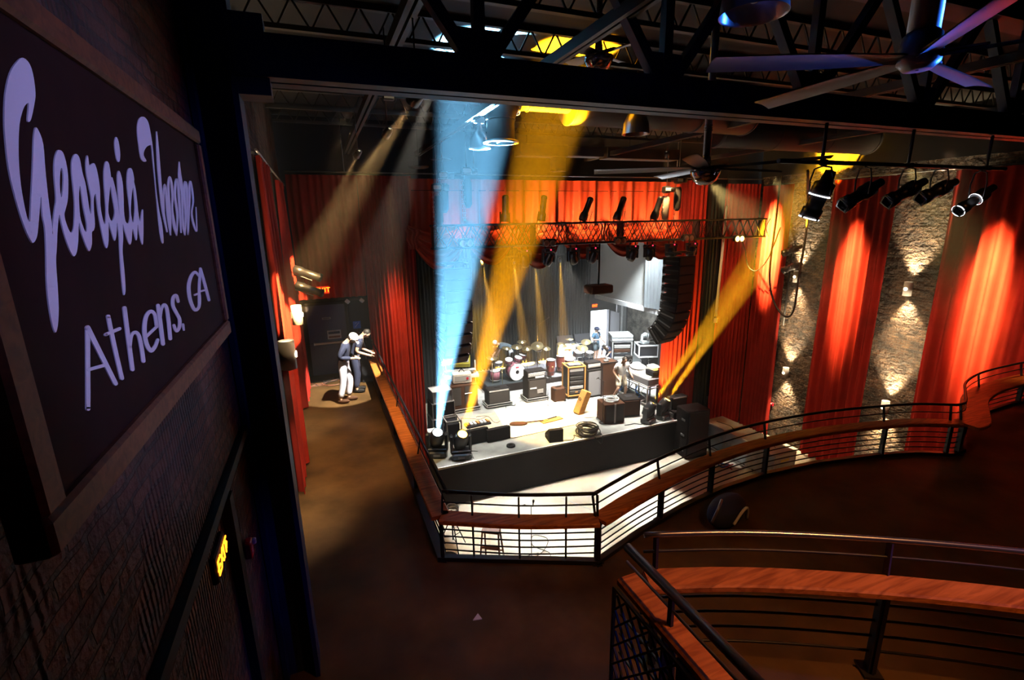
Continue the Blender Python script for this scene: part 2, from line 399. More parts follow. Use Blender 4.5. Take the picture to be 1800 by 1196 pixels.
# upper tier by the stair
ZT = 5.7
tier = [(1.66, .2), (1.66, 2.28), (1.85, 2.36), (2.45, 2.12), (3.2, 1.72), (3.95, 1.25), (4.7, .68), (5.4, .0)]
S('tier_floor', MB().prism([V((x, y, ZT-.25)) for x, y in reversed(tier+[(5.4, -2.5), (1.66, -2.5)])], (0, 0, .25)), m_conc)
S('pillar_tier', MB().bb(2.0, 2.3, .2, .5, 4.4, ZT-.25), m_black)
S('pillar_tier', MB().bb(4.4, 4.7, -.8, -.5, 4.4, ZT-.25), m_black)
# steel column on the left wall
c = MB().bb(-.74, -.70, 4.36, 4.66, 0, ZCE).bb(-.46, -.42, 4.36, 4.66, 0, ZCE).bb(-.72, -.44, 4.49, 4.53, 0, ZCE)
S('pillar_steel', c, m_navy)
S('trim_wall_ledge', MB().bb(XL, -.7, -1, 4.3, 7.12, 7.19), m_black)
S('trim_brick_pier', MB().bb(XL, -.66, .6, 1.2, 4.4, ZCE), m_brickL)
S('trim_exit_frame', MB().bb(XL, -.69, 3.25, 3.36, 4.4, 7.1), m_black)

# ================================================================== RAILINGS
def offset_path(pts, u):
    pts = [V(p) for p in pts]; out = []
    for k in range(len(pts)):
        d = pts[min(k+1, len(pts)-1)]-pts[max(k-1, 0)]; d.z = 0; d.normalize(); out.append(pts[k]+V((d.y, -d.x, 0))*u)
    return out
def path_at(pts, s):
    for a, b in zip(pts, pts[1:]):
        l = (b-a).length
        if s <= l: return a+(b-a)*(s/l), (b-a).normalized()
        s -= l
    return pts[-1], (pts[-1]-pts[-2]).normalized()
def railing(name, path, zf, label, posts, lz=.67, hz=.96, lw=(-.12, .13), grp=None, cables=5, pipe=.024, mount=(), ub=-.1, cat='railing', lt=.055, pipem=None, post_w=.1):
    path = [V((x, y, zf)) for x, y in path]
    L = sum((b-a).length for a, b in zip(path, path[1:]))
    t = thing(name, label, cat, path[0], 0, grp)
    inv = Matrix.Translation(-path[0])
    def P(nm, mb, m): return mb.xf(inv).build(nm, m, t)
    for f in posts:
        p, d = path_at(path, f*L); n = V((d.y, -d.x, 0)); mb = MB()
        mb.box(p+V((0, 0, lz/2-.02)), (.016, post_w, lz-.03), rot=Matrix((d, n, V((0, 0, 1)))).transposed())
        mb.box(p+n*.03+V((0, 0, lz/2-.02)), (.05, .016, lz-.03), rot=Matrix((d, n, V((0, 0, 1)))).transposed())
        mb.bar(p+n*(ub*.5)+V((0, 0, lz)), p+n*ub+V((0, 0, hz-.02)), .035, .02)
        mb.box(p+V((0, 0, .01)), (.12, .14, .02), rot=Matrix((d, n, V((0, 0, 1)))).transposed())
        P('post', mb, m_steel)
    for f in mount:
        p, d = path_at(path, f*L); n = V((d.y, -d.x, 0))
        P('baluster', MB().cyl(p+n*(-.04), p+n*(-.04)+V((0, 0, hz)), .014, n=8), m_steel)
    P('ledge', MB().sweep([p+V((0, 0, lz)) for p in path], [(lw[0], -lt), (lw[1], -lt), (lw[1], -.012), (lw[1]-.012, 0), (lw[0]+.012, 0), (lw[0], -.012)]), m_wood)
    P('ledge_bracket', MB().sweep([p+V((0, 0, lz-lt)) for p in path], [(-.04, -.03), (.05, -.03), (.05, 0), (-.04, 0)]), m_steel)
    op = offset_path(path, ub)
    P('handrail', MB().tube([p+V((0, 0, hz)) for p in op], pipe, 10), pipem or m_steel)
    oc = offset_path(path, -.03)
    for k in range(cables):
        z = .07+(lz-lt-.1)*(k+.6)/cables
        P('cable', MB().tube([p+V((0, 0, z)) for p in oc], .010, 6), m_steel)
    oh = offset_path(path, ub*.8)
    P('cable', MB().tube([p+V((0, 0, (lz+hz)/2)) for p in oh], .010, 6), m_steel)
    return t
railing('balcony_railing', [(1.14, 14.8), (1.14, 12), (1.14, 9), (1.14, 5.57)], ZB, 'wood-topped railing along the side walkway towards the stage', [.03, .3, .55, .8], cat='railing', grp='balcony railings')
fr = smooth_path([(1.14, 5.57, 0), (2.05, 5.08, 0), (2.99, 4.71, 0)], 5)
railing('balcony_railing', [(p.x, p.y) for p in fr], ZB, 'short straight railing section in front of the stepladder', [.0, 1.], mount=[.2, .5, .8], cat='railing', grp='balcony railings')
cv = smooth_path([(x, y, 0) for x, y in edge[1:]], 4)
railing('balcony_railing', [(p.x, p.y) for p in cv], ZB, 'long curved railing with wooden ledge across the balcony front', [.0, .18, .335, .5, .83, .985], cat='railing', grp='balcony railings')
cb = smooth_path([(x, y, 0) for x, y in edgeR], 4)
railing('balcony_railing', [(p.x, p.y) for p in cb], ZB, 'railing curling outward round the box seats below the large red curtain', [.02, .2, .45, .75, .98], lw=(-.12, .3), cat='railing', grp='balcony railings')
fg = smooth_path([(1.83, 2.3, 0), (2.45, 2.06, 0), (3.2, 1.67, 0), (3.95, 1.2, 0), (4.7, .63, 0), (5.3, 0.05, 0)], 4)
railing('tier_railing', [(p.x, p.y) for p in fg], ZT, 'near curved railing with broad orange wooden ledge and blue-lit steel pipe', [.02, .38, .75], lz=.78, hz=1.03, lw=(-.02, .17), ub=-.03, pipe=.02, cat='railing', grp='upper tier railings', pipem=m_pipe, lt=.045)
tl = railing('tier_railing', [(1.69, .1), (1.69, 1.2), (1.69, 2.3)], ZT, 'sloping-looking near railing with black handrail over orange wood and wire mesh below', [.3, .8], lz=.78, hz=1.0, lw=(-.07, .1), ub=.0, pipe=.03, cat='railing', grp='upper tier railings', lt=.045, cables=4)
mb = MB()
for k in range(-14, 24):
    for sgn in (1, -1):
        y0 = k*.12; z0 = 0.; pts = []
        # clip the diagonal to 0<=y<=1.35, -0.95<=z<=0.72
        a = []
        for s in range(0, 41):
            z = -.95+1.67*s/40; y = y0+sgn*(z+.95)*.8
            if 0 <= y <= 1.45: a.append((y, z))
        if len(a) > 1:
            (ya, za), (yb, zb) = a[0], a[-1]
            mb.bar((-.09+sgn*.003, ya+.75, za), (-.09+sgn*.003, yb+.75, zb), .013)
mb.bar((-.09, .75, .72), (-.09, 2.2, .72), .02).bar((-.09, .75, -.95), (-.09, 2.2, -.95), .02).bar((-.09, .75, -.95), (-.09, .75, .72), .02).bar((-.09, 2.2, -.95), (-.09, 2.2, .72), .02)
mb.build('wire_mesh', m_steel, tl)
MB().bb(-.06, .06, 1.5, 1.62, -1.25, .72).build('support_post', m_navy, tl)

# ================================================================== SIGN
SX = -.66
def cat_w(st):
    p = smooth_path([V(q) for q in st], 5); return p
def ribbon(mb, strokes, conv, x0=SX, th=.003, wf=1.):
    for ik, st in enumerate(strokes):
        p = cat_w(st); x1 = x0+th+.0003*ik; n = len(p); Lp, Rp = [], []
        for k in range(n):
            d = V((p[min(k+1, n-1)].x-p[max(k-1, 0)].x, p[min(k+1, n-1)].y-p[max(k-1, 0)].y))
            d = d.normalized() if d.length > 1e-6 else V((0, 1)); w = max(1.5, p[k].z*(wf(ik) if callable(wf) else wf))/2
            for lst, sg in ((Lp, 1), (Rp, -1)):
                q = conv(p[k].x-d.y*w*sg, p[k].y+d.x*w*sg); lst.append(atX(q[0], q[1], x1))
        e = V((-th, 0, 0)); vs = []
        for a, b in zip(Lp, Rp): vs += [a, b, a+e, b+e]
        fs = []
        for k in range(n-1):
            i = 4*k; j = i+4
            fs += [(i, i+1, j+1, j), (i+2, j+2, j+3, i+3), (i, j, j+2, i+2), (i+1, i+3, j+3, j+1)]
        fs += [(0, 2, 3, 1), (4*n-4, 4*n-3, 4*n-1, 4*n-2)]
        mb.add(vs, fs)
        for k, cnt in ((0, 1), (n-1, 1)):   # rounded stroke ends
            w = max(1.5, p[k].z*(wf(ik) if callable(wf) else wf))/2; c = []
            for i in range(10):
                q = conv(p[k].x+w*math.cos(i*.628), p[k].y+w*math.sin(i*.628)); c.append(atX(q[0], q[1], x1+.0001*k/n))
            mb.prism(c, e)
sign = thing('wall_sign', 'large framed dark sign with pale script and block lettering on the left wall', 'sign', (SX, 1.4, 8.0))
sinv = Matrix.Translation((-SX, -1.4, -8.0))
def SP(nm, mb, m): return mb.xf(sinv).build(nm, m, sign)
y0, y1, z0, z1 = 1.40, 3.80, 8.15, 9.32
SP('panel', MB().bb(-.72, SX, y0-.03, y1+.03, z0-.03, z1+.03), m_signpanel)
for (a, b, c2, d2) in ((y0-.1, y1+.1, z0-.1, z0), (y0-.1, y1+.1, z1, z1+.09), (y0-.1, y0, z0, z1), (y1, y1+.09, z0, z1)):
    SP('frame', MB().rbox((-.685, (a+b)/2, (c2+d2)/2), (.10, b-a, d2-c2), .012), m_signwood)
c1 = lambda x, y: (x*.5017, y*.5017)
def letters(loops, x0=SX, th=.003):
    cu = bpy.data.curves.new('l', 'CURVE'); cu.dimensions = '2D'; cu.fill_mode = 'BOTH'; cu.extrude = th/2
    for lp in loops:
        n = len(lp); pts = []
        for a in range(n):      # closed smooth outline
            p0, p1, p2, p3 = [V((*lp[(a+o) % n], 0)) for o in (-1, 0, 1, 2)]
            for q in range(3):
                t = q/3; pts.append(.5*((2*p1)+(p2-p0)*t+(2*p0-5*p1+4*p2-p3)*t*t+(3*p1-p0-3*p2+p3)*t**3))
        sp = cu.splines.new('POLY'); sp.points.add(len(pts)-1); sp.use_cyclic_u = True
        for k, p in enumerate(pts): w = atX(p.x, p.y, x0+th); sp.points[k].co = (w.y, w.z, 0, 1)
    o = bpy.data.objects.new('l', cu); COL.objects.link(o); dg = bpy.context.evaluated_depsgraph_get(); me = bpy.data.meshes.new_from_object(o.evaluated_get(dg))
    mb = MB(); mb.add([V((x0+th/2+v.co.z, v.co.x, v.co.y)) for v in me.vertices], [tuple(p.vertices) for p in me.polygons])
    bpy.data.objects.remove(o); bpy.data.curves.remove(cu); bpy.data.meshes.remove(me); return mb
fA = lambda l: [(80+x/3.733, 220+y/3.733) for x, y in l]
fB = lambda l: [(230+x/3.584, 190+y/3.584) for x, y in l]
fC = lambda l: [(x/2.56, 90+y/2.56) for x, y in l]
fD = lambda l: [(x*.5017, y*.5017) for x, y in l]
word = fC([(125,308),(132,318),(142,300),(156,232),(160,190),(152,120),(135,60),(105,30),(75,50),(45,100),(25,190),(20,300),(25,400),(40,530),(70,660),(110,790),(140,855),(152,862),(165,840),(172,800),(180,700),(185,655),(192,740)])
word += fD([(158,800),(162,880),(163,960),(168,1040),(180,1120),(194,1166),(203,1140),(206,1080),(202,1000)])
up = fA([(70,896),(75,800),(80,680),(90,590),(100,620),(120,700),(145,780),(170,840),(188,862),(205,835),(215,760),(220,640),(235,700),(255,760),(275,810),(290,828),(305,780),(305,705),(318,690),(325,650),(318,560),(318,480),(330,450),(338,500),(345,560),(355,620),(370,700),(388,780),(403,808),(414,760),(415,640),(425,670),(440,720),(455,760),(466,720),(470,640),(478,680),(485,740),(487,800),(492,896)])
up += fD([(425,955),(429,1000),(434,1034),(440,1020),(437,960)])
up += fA([(512,896),(506,820),(510,740),(508,650),(520,690),(540,755),(555,785),(565,760),(572,680),(585,720),(595,755),(602,740),(605,650),(615,700),(630,770),(640,780),(643,700),(642,600),(640,555),(632,570),(622,635),(610,580),(602,500),(592,420),(582,375),(582,350),(570,295),(555,282),(540,300),(535,370),(540,440),(550,520),(555,600),(545,645),(525,630),(515,560),(512,450),(505,370),(492,315),(480,300),(472,330),(474,400),(480,500),(484,590),(478,540),(468,460),(455,400),(440,345),(432,345),(428,320),(418,258),(405,238),(392,250),(384,310),(386,390),(392,470),(398,560),(395,640),(385,645),(368,580),(360,510),(358,420),(345,330),(332,275),(318,250),(300,258),(288,262),(280,205),(272,205),(266,250),(270,320),(285,400),(300,470),(303,520),(300,580),(290,560),(275,460),(262,380),(245,320),(235,270),(225,220),(208,192),(190,195),(175,230),(172,290),(180,380),(190,480),(192,560),(188,660),(178,700),(160,700),(135,640),(125,590),(130,560),(145,500),(150,420),(148,330),(135,240),(115,180),(92,163),(75,175),(60,230),(58,330),(70,480),(60,560),(45,695)])
word += up + fC([(238,812),(220,680),(205,540),(195,420),(175,360),(160,345),(152,400),(148,520),(140,680),(135,765),(120,740),(100,640),(88,540),(84,440),(88,330),(105,260),(122,235),(130,240)])
loops = [word, fA([(95,330),(105,280),(118,330),(115,420),(105,475),(95,420)]), fA([(220,480),(225,400),(235,430),(250,540),(270,640),(272,690),(262,700),(245,660),(228,600)]),
 fA([(412,560),(418,470),(428,400),(440,470),(455,560),(448,610),(435,630),(422,610)]), fA([(560,560),(565,470),(575,410),(582,450),(588,540),(582,620),(575,640),(568,620)]),
 fA([(455,105),(465,78),(480,110),(490,180),(488,230),(478,242),(466,215),(456,150)]),
 fB([(92,338),(78,335),(62,310),(50,230),(42,160),(42,110),(52,70),(72,55),(92,62),(110,90),(122,140),(132,200),(140,260),(150,380),(162,520),(180,650),(195,720),(205,800),(207,848),(198,850),(188,810),(178,740),(165,600),(150,440),(138,320),(130,240),(118,235),(100,245),(85,270),(82,300),(98,330)])]
mb = letters(loops)
cB = lambda x, y: (230+x/3.584, 190+y/3.584)
ribbon(mb, [[(164,150,6),(170,260,15),(178,380,18),(190,520,16),(205,650,15),(230,780,7)], [(211,700,9),(207,560,11),(215,482,9),(226,560,13),(236,680,15),(252,800,7)],
 [(251,790,7),(250,700,11),(240,560,13),(238,480,12),(246,434,10),(258,480,13),(264,560,11),(262,640,11),(275,740,17),(290,803,7)], [(290,800,7),(295,680,11),(280,560,13),(282,480,12),(290,447,10),(300,500,13),(308,620,13),(318,785,7)],
 [(306,340,5),(309,420,19),(317,480,22),(324,540,15),(326,640,11),(331,740,13),(342,800,7)], [(342,798,7),(346,680,11),(336,530,13),(344,465,13),(353,510,16),(356,600,13),(362,798,7)],
 [(363,790,7),(368,660,9),(371,560,12),(370,490,10),(377,462,9),(388,520,11),(394,590,9),(385,660,9),(396,730,12),(415,778,8),(415,700,6),(412,625,4)]], cB)
SP('script_lettering', mb, m_letter)
c2f = lambda x, y: (x/1.718, 500+y/1.718)
W = 17
B = [[(267,376,W),(266,130,W)], [(266,132,W+3),(350,300,W)], [(268,258,13),(322,243,13)],
 [(328,97,W-2),(345,180,W-1),(369,284,W-1)], [(320,152,13),(362,134,13)],
 [(377,72,W-1),(388,160,W-1),(401,257,W-1)], [(393,190,12),(398,155,12),(410,145,13),(421,158,15),(429,195,15),(434,232,15)],
 [(440,160,12),(474,128,11)], [(474,128,12),(468,92,13),(455,82,14),(442,98,15),(437,135,16),(442,175,16),(455,200,16),(468,190,14),(477,168,12)],
 [(478,64,14),(485,115,15),(493,180,15)], [(484,108,10),(488,76,11),(496,62,12),(504,72,13),(510,112,14),(515,164,14)],
 [(539,52,11),(533,34,12),(524,40,13),(523,64,13),(533,86,13),(543,106,13),(542,130,13),(533,141,12),(526,124,11)],
 [(553,122,11),(556,138,7)]]
mb = MB(); ribbon(mb, B, c2f, wf=.76); SP('block_lettering', mb, m_letter); mb = MB()
B2 = [[(697,968,11),(684,954,13),(670,970,15),(662,1005,16),(667,1050,16),(682,1085,15),(697,1078,13),(700,1050,13),(699,1025,10)], [(699,1028,9),(683,1034,9)],
 [(703,942,11),(699,1000,12),(699,1075,11)], [(703,942,12),(718,995,13),(733,1052,12)], [(700,1022,8),(724,1016,8)]]
ribbon(mb, B2, c1, wf=.75); SP('block_lettering', mb, m_letter)

# exit sign and fire alarm on the left wall
def exit_sign(loc, rz, w, label, both=False):
    t = thing('exit_sign', label, 'exit sign', loc, rz, 'exit signs'); h = w*.6
    MB().rbox((0, 0, 0), (w, .05, h), .01).build('housing', e_exitbg, t)
    text_mb('EXIT', h*.95, .006).xf(Matrix.Translation((0, -.029, 0))).build('lettering', e_exit, t); return t
es = atX(383, 980, -.74)
t = thing('exit_sign', 'glowing orange exit sign on the dark wall below the framed sign', 'exit sign', (-.73, es.y, es.z), R(90), 'exit signs')
MB().rbox((0, .01, 0), (.30, .04, .17), .01).build('housing', m_black, t)
text_mb('EXIT', .135, .006).xf(Matrix.Translation((0, -.016, 0))).build('lettering', e_exit, t)
MB().prism([(.118, -.018, .03), (.148, -.018, 0), (.118, -.018, -.03)], (0, .004, 0)).prism([(-.118, -.018, .03), (-.118, -.018, -.03), (-.148, -.018, 0)], (0, .004, 0)).build('arrow', e_exit, t)
fa = atX(431, 966, -.74)
t = thing('fire_alarm', 'small red fire alarm with clear strobe beside the steel column', 'fire alarm', (-.735, fa.y, fa.z), R(90))
MB().rbox((0, -.02, 0), (.1, .05, .13), .008).build('housing', m_redplastic, t)
MB().rbox((.03, -.055, .035), (.035, .03, .05), .008).build('strobe', m_white, t)
text_mb('FIRE', .03, .003).xf(Matrix.Rotation(R(90), 4, 'Y')).xf(Matrix.Translation((-.02, -.047, 0))).build('lettering', m_white, t)

# ================================================================== ROOF STEEL
def xbeam(y, z0=9.9, nodes=(), top=ZCE-.3, heavy=True):
    mb = MB()
    if heavy:
        mb.bb(-.42, 16.5, y-.09, y-.06, z0, z0+.29).bb(-.42, 16.5, y+.06, y+.09, z0, z0+.29)
        mb.bb(-.42, 16.5, y-.16, y-.02, z0-.03, z0).bb(-.42, 16.5, y+.02, y+.16, z0-.03, z0)
    return S('beam_truss_chord', mb, m_navy)
xbeam(4.5)
S('beam_truss_chord', MB().bb(-.42, 16.5, 4.32, 4.68, ZCE-.28, ZCE), m_navy)
nx = [1.5, 3.5, 5.6, 7.7, 9.8, 11.9, 14.0]
for x in nx:
    S('beam_truss_web', MB().bar((x, 4.5, 10.1), (x, 4.5, ZCE-.2), .09, .1), m_navy)
    S('beam_truss_web', MB().bar((x-.08, 4.5, 10.15), (x-1.0, 4.5, ZCE-.2), .11, .1), m_navy)
    S('beam_truss_web', MB().bar((x+.08, 4.5, 10.15), (x+1.0, 4.5, ZCE-.2), .11, .1), m_navy)
    S('beam_gusset', MB().bb(x-.2, x+.2, 4.48, 4.52, 10.05, 10.42), m_navy)
S('beam_bracket', MB().bb(-.44, -.2, 4.38, 4.62, 9.75, 10.3), m_navy)
for x in (1.02, 2.98, 8.6, 12.6):
    S('beam_strut', MB().bb(x-.07, x-.015, 3.0, 14.9, 10.66, 10.78).bb(x+.015, x+.07, 3.0, 14.9, 10.66, 10.78), m_ductg)
yj = 1.2
while yj < 14.6:
    if abs(yj-4.5) > .3:
        mb = MB().bb(-.7, 16.5, yj-.04, yj+.04, ZCE-.42, ZCE-.36).bb(-.7, 16.5, yj-.04, yj+.04, ZCE-.08, ZCE)
        for k in range(42):
            x = -.6+k*.41; mb.bar((x, yj, ZCE-.4), (x+.2, yj, ZCE-.04), .022).bar((x+.2, yj, ZCE-.04), (x+.41, yj, ZCE-.4), .022)
        S('ceiling_joist', mb, m_ductg)
    yj += 1.55
# ================================================================== CEILING FIXTURES
def fan(loc, rb, nb, label, rz, rod, rr, dome=False):
    t = thing('ceiling_fan', label, 'ceiling fan', loc, rz, 'ceiling fans')
    b = MB().cyl((0, 0, .18), (0, 0, rod), rr, n=24)
    for z in (.5, .53, .56): b.torus((0, 0, z), rr*1.02, .008, 24, 6)
    b.build('motor_column', m_galv, t)
    MB().lathe([(0.01, -.04), (rr*.9, -.04), (rr*1.35, 0), (rr*1.4, .06), (rr*1.2, .16), (rr*.8, .19)], (0, 0, 0), n=24).build('hub', m_chrome if dome else m_galv, t)
    if dome: MB().lathe([(0.005, -.2), (.08, -.19), (.15, -.14), (.19, -.06), (.2, -.01), (.19, 0)], (0, 0, 0), n=24).build('dome_cap', m_chrome, t)
    for k in range(nb):
        a = 2*math.pi*k/nb; mb = MB(); rot = Matrix.Rotation(a, 3, 'Z')
        def fn(u, v):
            r = rr*1.2+u*(rb-rr*1.2); w = (.10+.07*math.sin(min(1, u*1.3)*math.pi*.6)); y = (v-.5)*w; z = .03+.25*y+.012*math.cos((v-.5)*math.pi)
            return rot @ V((r, y, z))
        mb.grid(fn, 10, 4)
        n = len(mb.v); mb2 = MB(); mb2.v = [(x, y, z-.008) for x, y, z in mb.v]; mb2.f = [tuple(reversed(f)) for f in mb.f]; mb2.sm = mb.sm[:]
        mb.add(mb2.v, mb2.f, True)
        bl = mb.build('blade', m_galv, t)
        MB().xf(Matrix()).bar(rot @ V((rr*.8, 0, .05)), rot @ V((rr*1.2+.22, 0, .045)), .06, .012).build('blade_iron', m_metal, bl)
    MB().lathe([(.02, 0), (.12, .02), (.13, .08), (.03, .12)], (0, 0, rod-.1), n=20).build('canopy', m_galv, t)
    return t
fan((3.66, 2.2, 9.72), 1.3, 5, 'large near ceiling fan with ribbed grey motor column lit blue', R(13), 2.4, .085)
fan((5.04, 5.5, 9.42), 1.5, 5, 'ceiling fan with mirror-chrome dome seen edge on beyond the roof truss', R(5), 2.6, .05, True)
p = at(1052, 100, 10.9)
fan(tuple(p), .55, 4, 'small ceiling fan in the amber light patch on the ceiling', R(20), 1.2, .04, True)

def pendant(loc, r, label, h):
    t = thing('pendant_lamp', label, 'pendant lamp', loc, 0, 'dome pendant lamps')
    MB().lathe([(r, 0), (r*.98, .02), (r*.9, r*.75), (r*.62, r*1.35), (r*.3, r*1.62), (r*.28, r*1.63), (r*.6, r*1.33), (r*.87, r*.75), (r*.94, .01), (r, 0)], (0, 0, 0), n=28).build('lamp_shade', m_alu, t)
    MB().lathe([(r*.3, r*1.6), (r*.24, r*1.9), (r*.2, r*2.2), (r*.3, r*2.25)], (0, 0, 0), n=16).build('neck', m_alu, t)
    MB().rbox((0, 0, r*2.45), (r*.9, r*.6, r*.5), .01).build('ballast_box', m_white, t)
    MB().cyl((0, 0, r*2.6), (0, 0, h), .012, n=8).build('stem', m_black, t)
    MB().ell((0, 0, r*.7), (r*.25, r*.25, r*.4), 10, 8).build('bulb', m_white, t)
    return t
pendant((5.29, 7.5, 10.2), .235, 'silver dome pendant lamp below the middle of the roof truss', 2.0)
pendant((3.13, 9.5, 10.16), .21, 'silver dome pendant lamp in the blue haze left of the black duct elbow', 2.0)
pendant((3.08, 3.0, 10.2), .235, 'silver dome pendant lamp nearest the camera at the top edge, rim lit blue', 2.0)

# duct elbow and trunk
t = thing('duct_elbow', 'black round duct elbow with open flanged mouth under the roof', 'duct', (3.38, 9.0, 10.2))
pts = [(0, 0, .02)]+[(0, 0, .1), (0, 0, .35)]+[(.5-.5*math.cos(a), .0, .35+.5*math.sin(a)) for a in [R(15*k) for k in range(1, 7)]]+[(.9, .0, .85), (1.4, 0, .85)]
MB().tube(pts, .26, 24, cap=False).build('duct_pipe', m_duct, t)
MB().lathe([(.25, 0), (.33, 0), (.33, .03), (.27, .05)], (0, 0, 0), n=28).build('flange', m_alu, t)
MB().torus((0, 0, .4), .27, .012, 24, 6).torus((.17, 0, .7), .27, .012, 24, 6, axis=(.7, 0, .7)).torus((.55, 0, .85), .27, .012, 24, 6, axis=(1, 0, 0)).each('seam_band', m_duct, t)
MB().cyl((0, 0, .03), (0, 0, .05), .05, n=10).bar((-.25, 0, .04), (.25, 0, .04), .02).bar((0, -.25, .04), (0, .25, .04), .02).build('diffuser', m_alu, t)
t = thing('round_duct', 'long dark round duct running right from the black elbow', 'duct', (4.7, 9.0, 11.05))
MB().cyl((.08, 0, 0), (4.6, 0, 0), .46, n=32).build('duct_pipe', m_ductg, t)
for x in (.1, 1.6, 3.1, 4.55): MB().torus((x, 0, 0), .465, .015, 32, 6, axis=(1, 0, 0)).each('seam_band', m_duct, t)
for x in (.9, 3.4): MB().cyl((x, 0, .45), (x, 0, 1.14), .008, n=6).build('hanger', m_black, t)
t = thing('supply_duct', 'dusty rectangular supply duct above the red valance with square drop diffuser', 'duct', (6.9, 13.6, 10.55))
MB().rbox((-.55, 0, .2), (1.5, .5, .32), .01).each('duct_box', m_ductg, t)
MB().rbox((2.9, 0, .2), (2.7, .5, .32), .01).each('duct_box', m_ductg, t)
MB().rbox((.8, 0, .2), (1.3, .42, .26), .01).each('duct_box', m_duct, t)
MB().bb(-.17, .17, -.17, .17, -.28, .06).build('drop', m_ductg, t)
MB().box((0, 0, -.30), (.34, .34, .06), taper=(1, 1)).lathe([(.3, -.36), (.24, -.3), (.2, -.27)], (0, 0, 0), n=4).build('diffuser', m_ductg, t)
for x in (-1, 2.5, 4): MB().cyl((x, 0, .35), (x, 0, 1.64), .008, n=6).build('hanger', m_black, t)
t = thing('round_duct', 'wide black return duct in the shadows beyond the lamp pipe', 'duct', (9.8, 10.5, 10.95))
MB().cyl((0, 0, 0), (6, 0, 0), .4, n=28).build('duct_pipe', m_ductg, t)
for x in (.1, 2, 4, 5.9): MB().torus((x, 0, 0), .405, .015, 28, 6, axis=(1, 0, 0)).each('seam_band', m_duct, t)
for i, (x, z, r) in enumerate(((3.36, 10.42, .3), (2.75, 10.2, .26))):
    t = thing('ceiling_disc', ['round pale ceiling disc vent in the blue haze above the left speaker array', 'smaller round ceiling disc vent beside the upper chain hoists'][i], 'vent', (x, 13.6, z), 0, 'disc vents')
    MB().lathe([(.01, 0), (r*.8, 0), (r, .02), (r, .05), (r*.7, .06), (.02, .06)], (0, 0, 0), n=28).build('disc', m_ductg, t)
    MB().cyl((0, 0, .06), (0, 0, ZCE-z), .012, n=6).build('stem', m_black, t)

# ------------------------------------------------ small spot lamps hung on the left track
AMB = (1, .72, .3)
def spotlamp(loc, tgt, label, zt, power, size=12, L=.16, r=.055, group='track spot lamps', lens=None, col=(1, .6, .22)):
    t = thing('spot_lamp', label, 'spot lamp', loc, 0, group)
    d = (V(tgt)-V(loc)).normalized(); a, b, _ = frame(d)
    MB().lathe([(.02, -L*.5), (r*.8, -L*.45), (r, -L*.2), (r, L*.5), (r*.9, L*.5), (r*.85, L*.42)], (0, 0, 0), d, 16).build('lamp_body', m_can, t)
    MB().lathe([(r*.84, L*.43), (.002, L*.43)], (0, 0, 0), d, 16).build('lens', lens or e_warm, t)
    MB().torus((0, 0, .02), r*1.25, .008, 14, 6, axis=b, arc=math.pi).cyl((0, 0, r*1.2), (0, 0, zt-loc[2]), .009, n=6).build('hanger', m_can, t)
    if power: spot(V(loc)+d*(L*.55), tgt, power, col, size, .25, .03)
    return t
Lt = [at(733, 167, 10.0), at(681, 233, 10.0), at(629, 270, 10.0)]
spotlamp(tuple(Lt[0]), (-.75, 8.6, 7.3), 'bright spot lamp closest to the roof truss, first on the left track', 10.7, 24000, 12, .2, .07)
spotlamp(tuple(Lt[1]), (-.75, 11.5, 7.0), 'second spot lamp along the left track, warm beam below it', 10.7, 17000, 11)
spotlamp(tuple(Lt[2]), (-.75, 14.0, 7.0), 'farthest lit spot lamp on the left track above the dark red curtain', 10.7, 15000, 11)
p = at(683, 165, 10.1)
t = thing('flood_lamp', 'small square flood lamp with pale face on the left track', 'flood lamp', p, 0)
MB().rbox((0, .03, 0), (.12, .08, .11), .01).build('lamp_body', m_can, t)
MB().bb(-.05, .05, -.02, -.008, -.045, .045).build('lens', m_white, t)
MB().cyl((0, .03, .05), (0, .03, .62), .008, n=6).build('hanger', m_can, t)
p = atY(1172, 272, 12.6)
spotlamp(tuple(p), (10.5, 13.0, 9.3), 'small lit spot lamp under the duct left of the chrome fan dome', ZCE, 700, 50, L=.18, r=.07)
p = atY(1050, 103, 6.2)

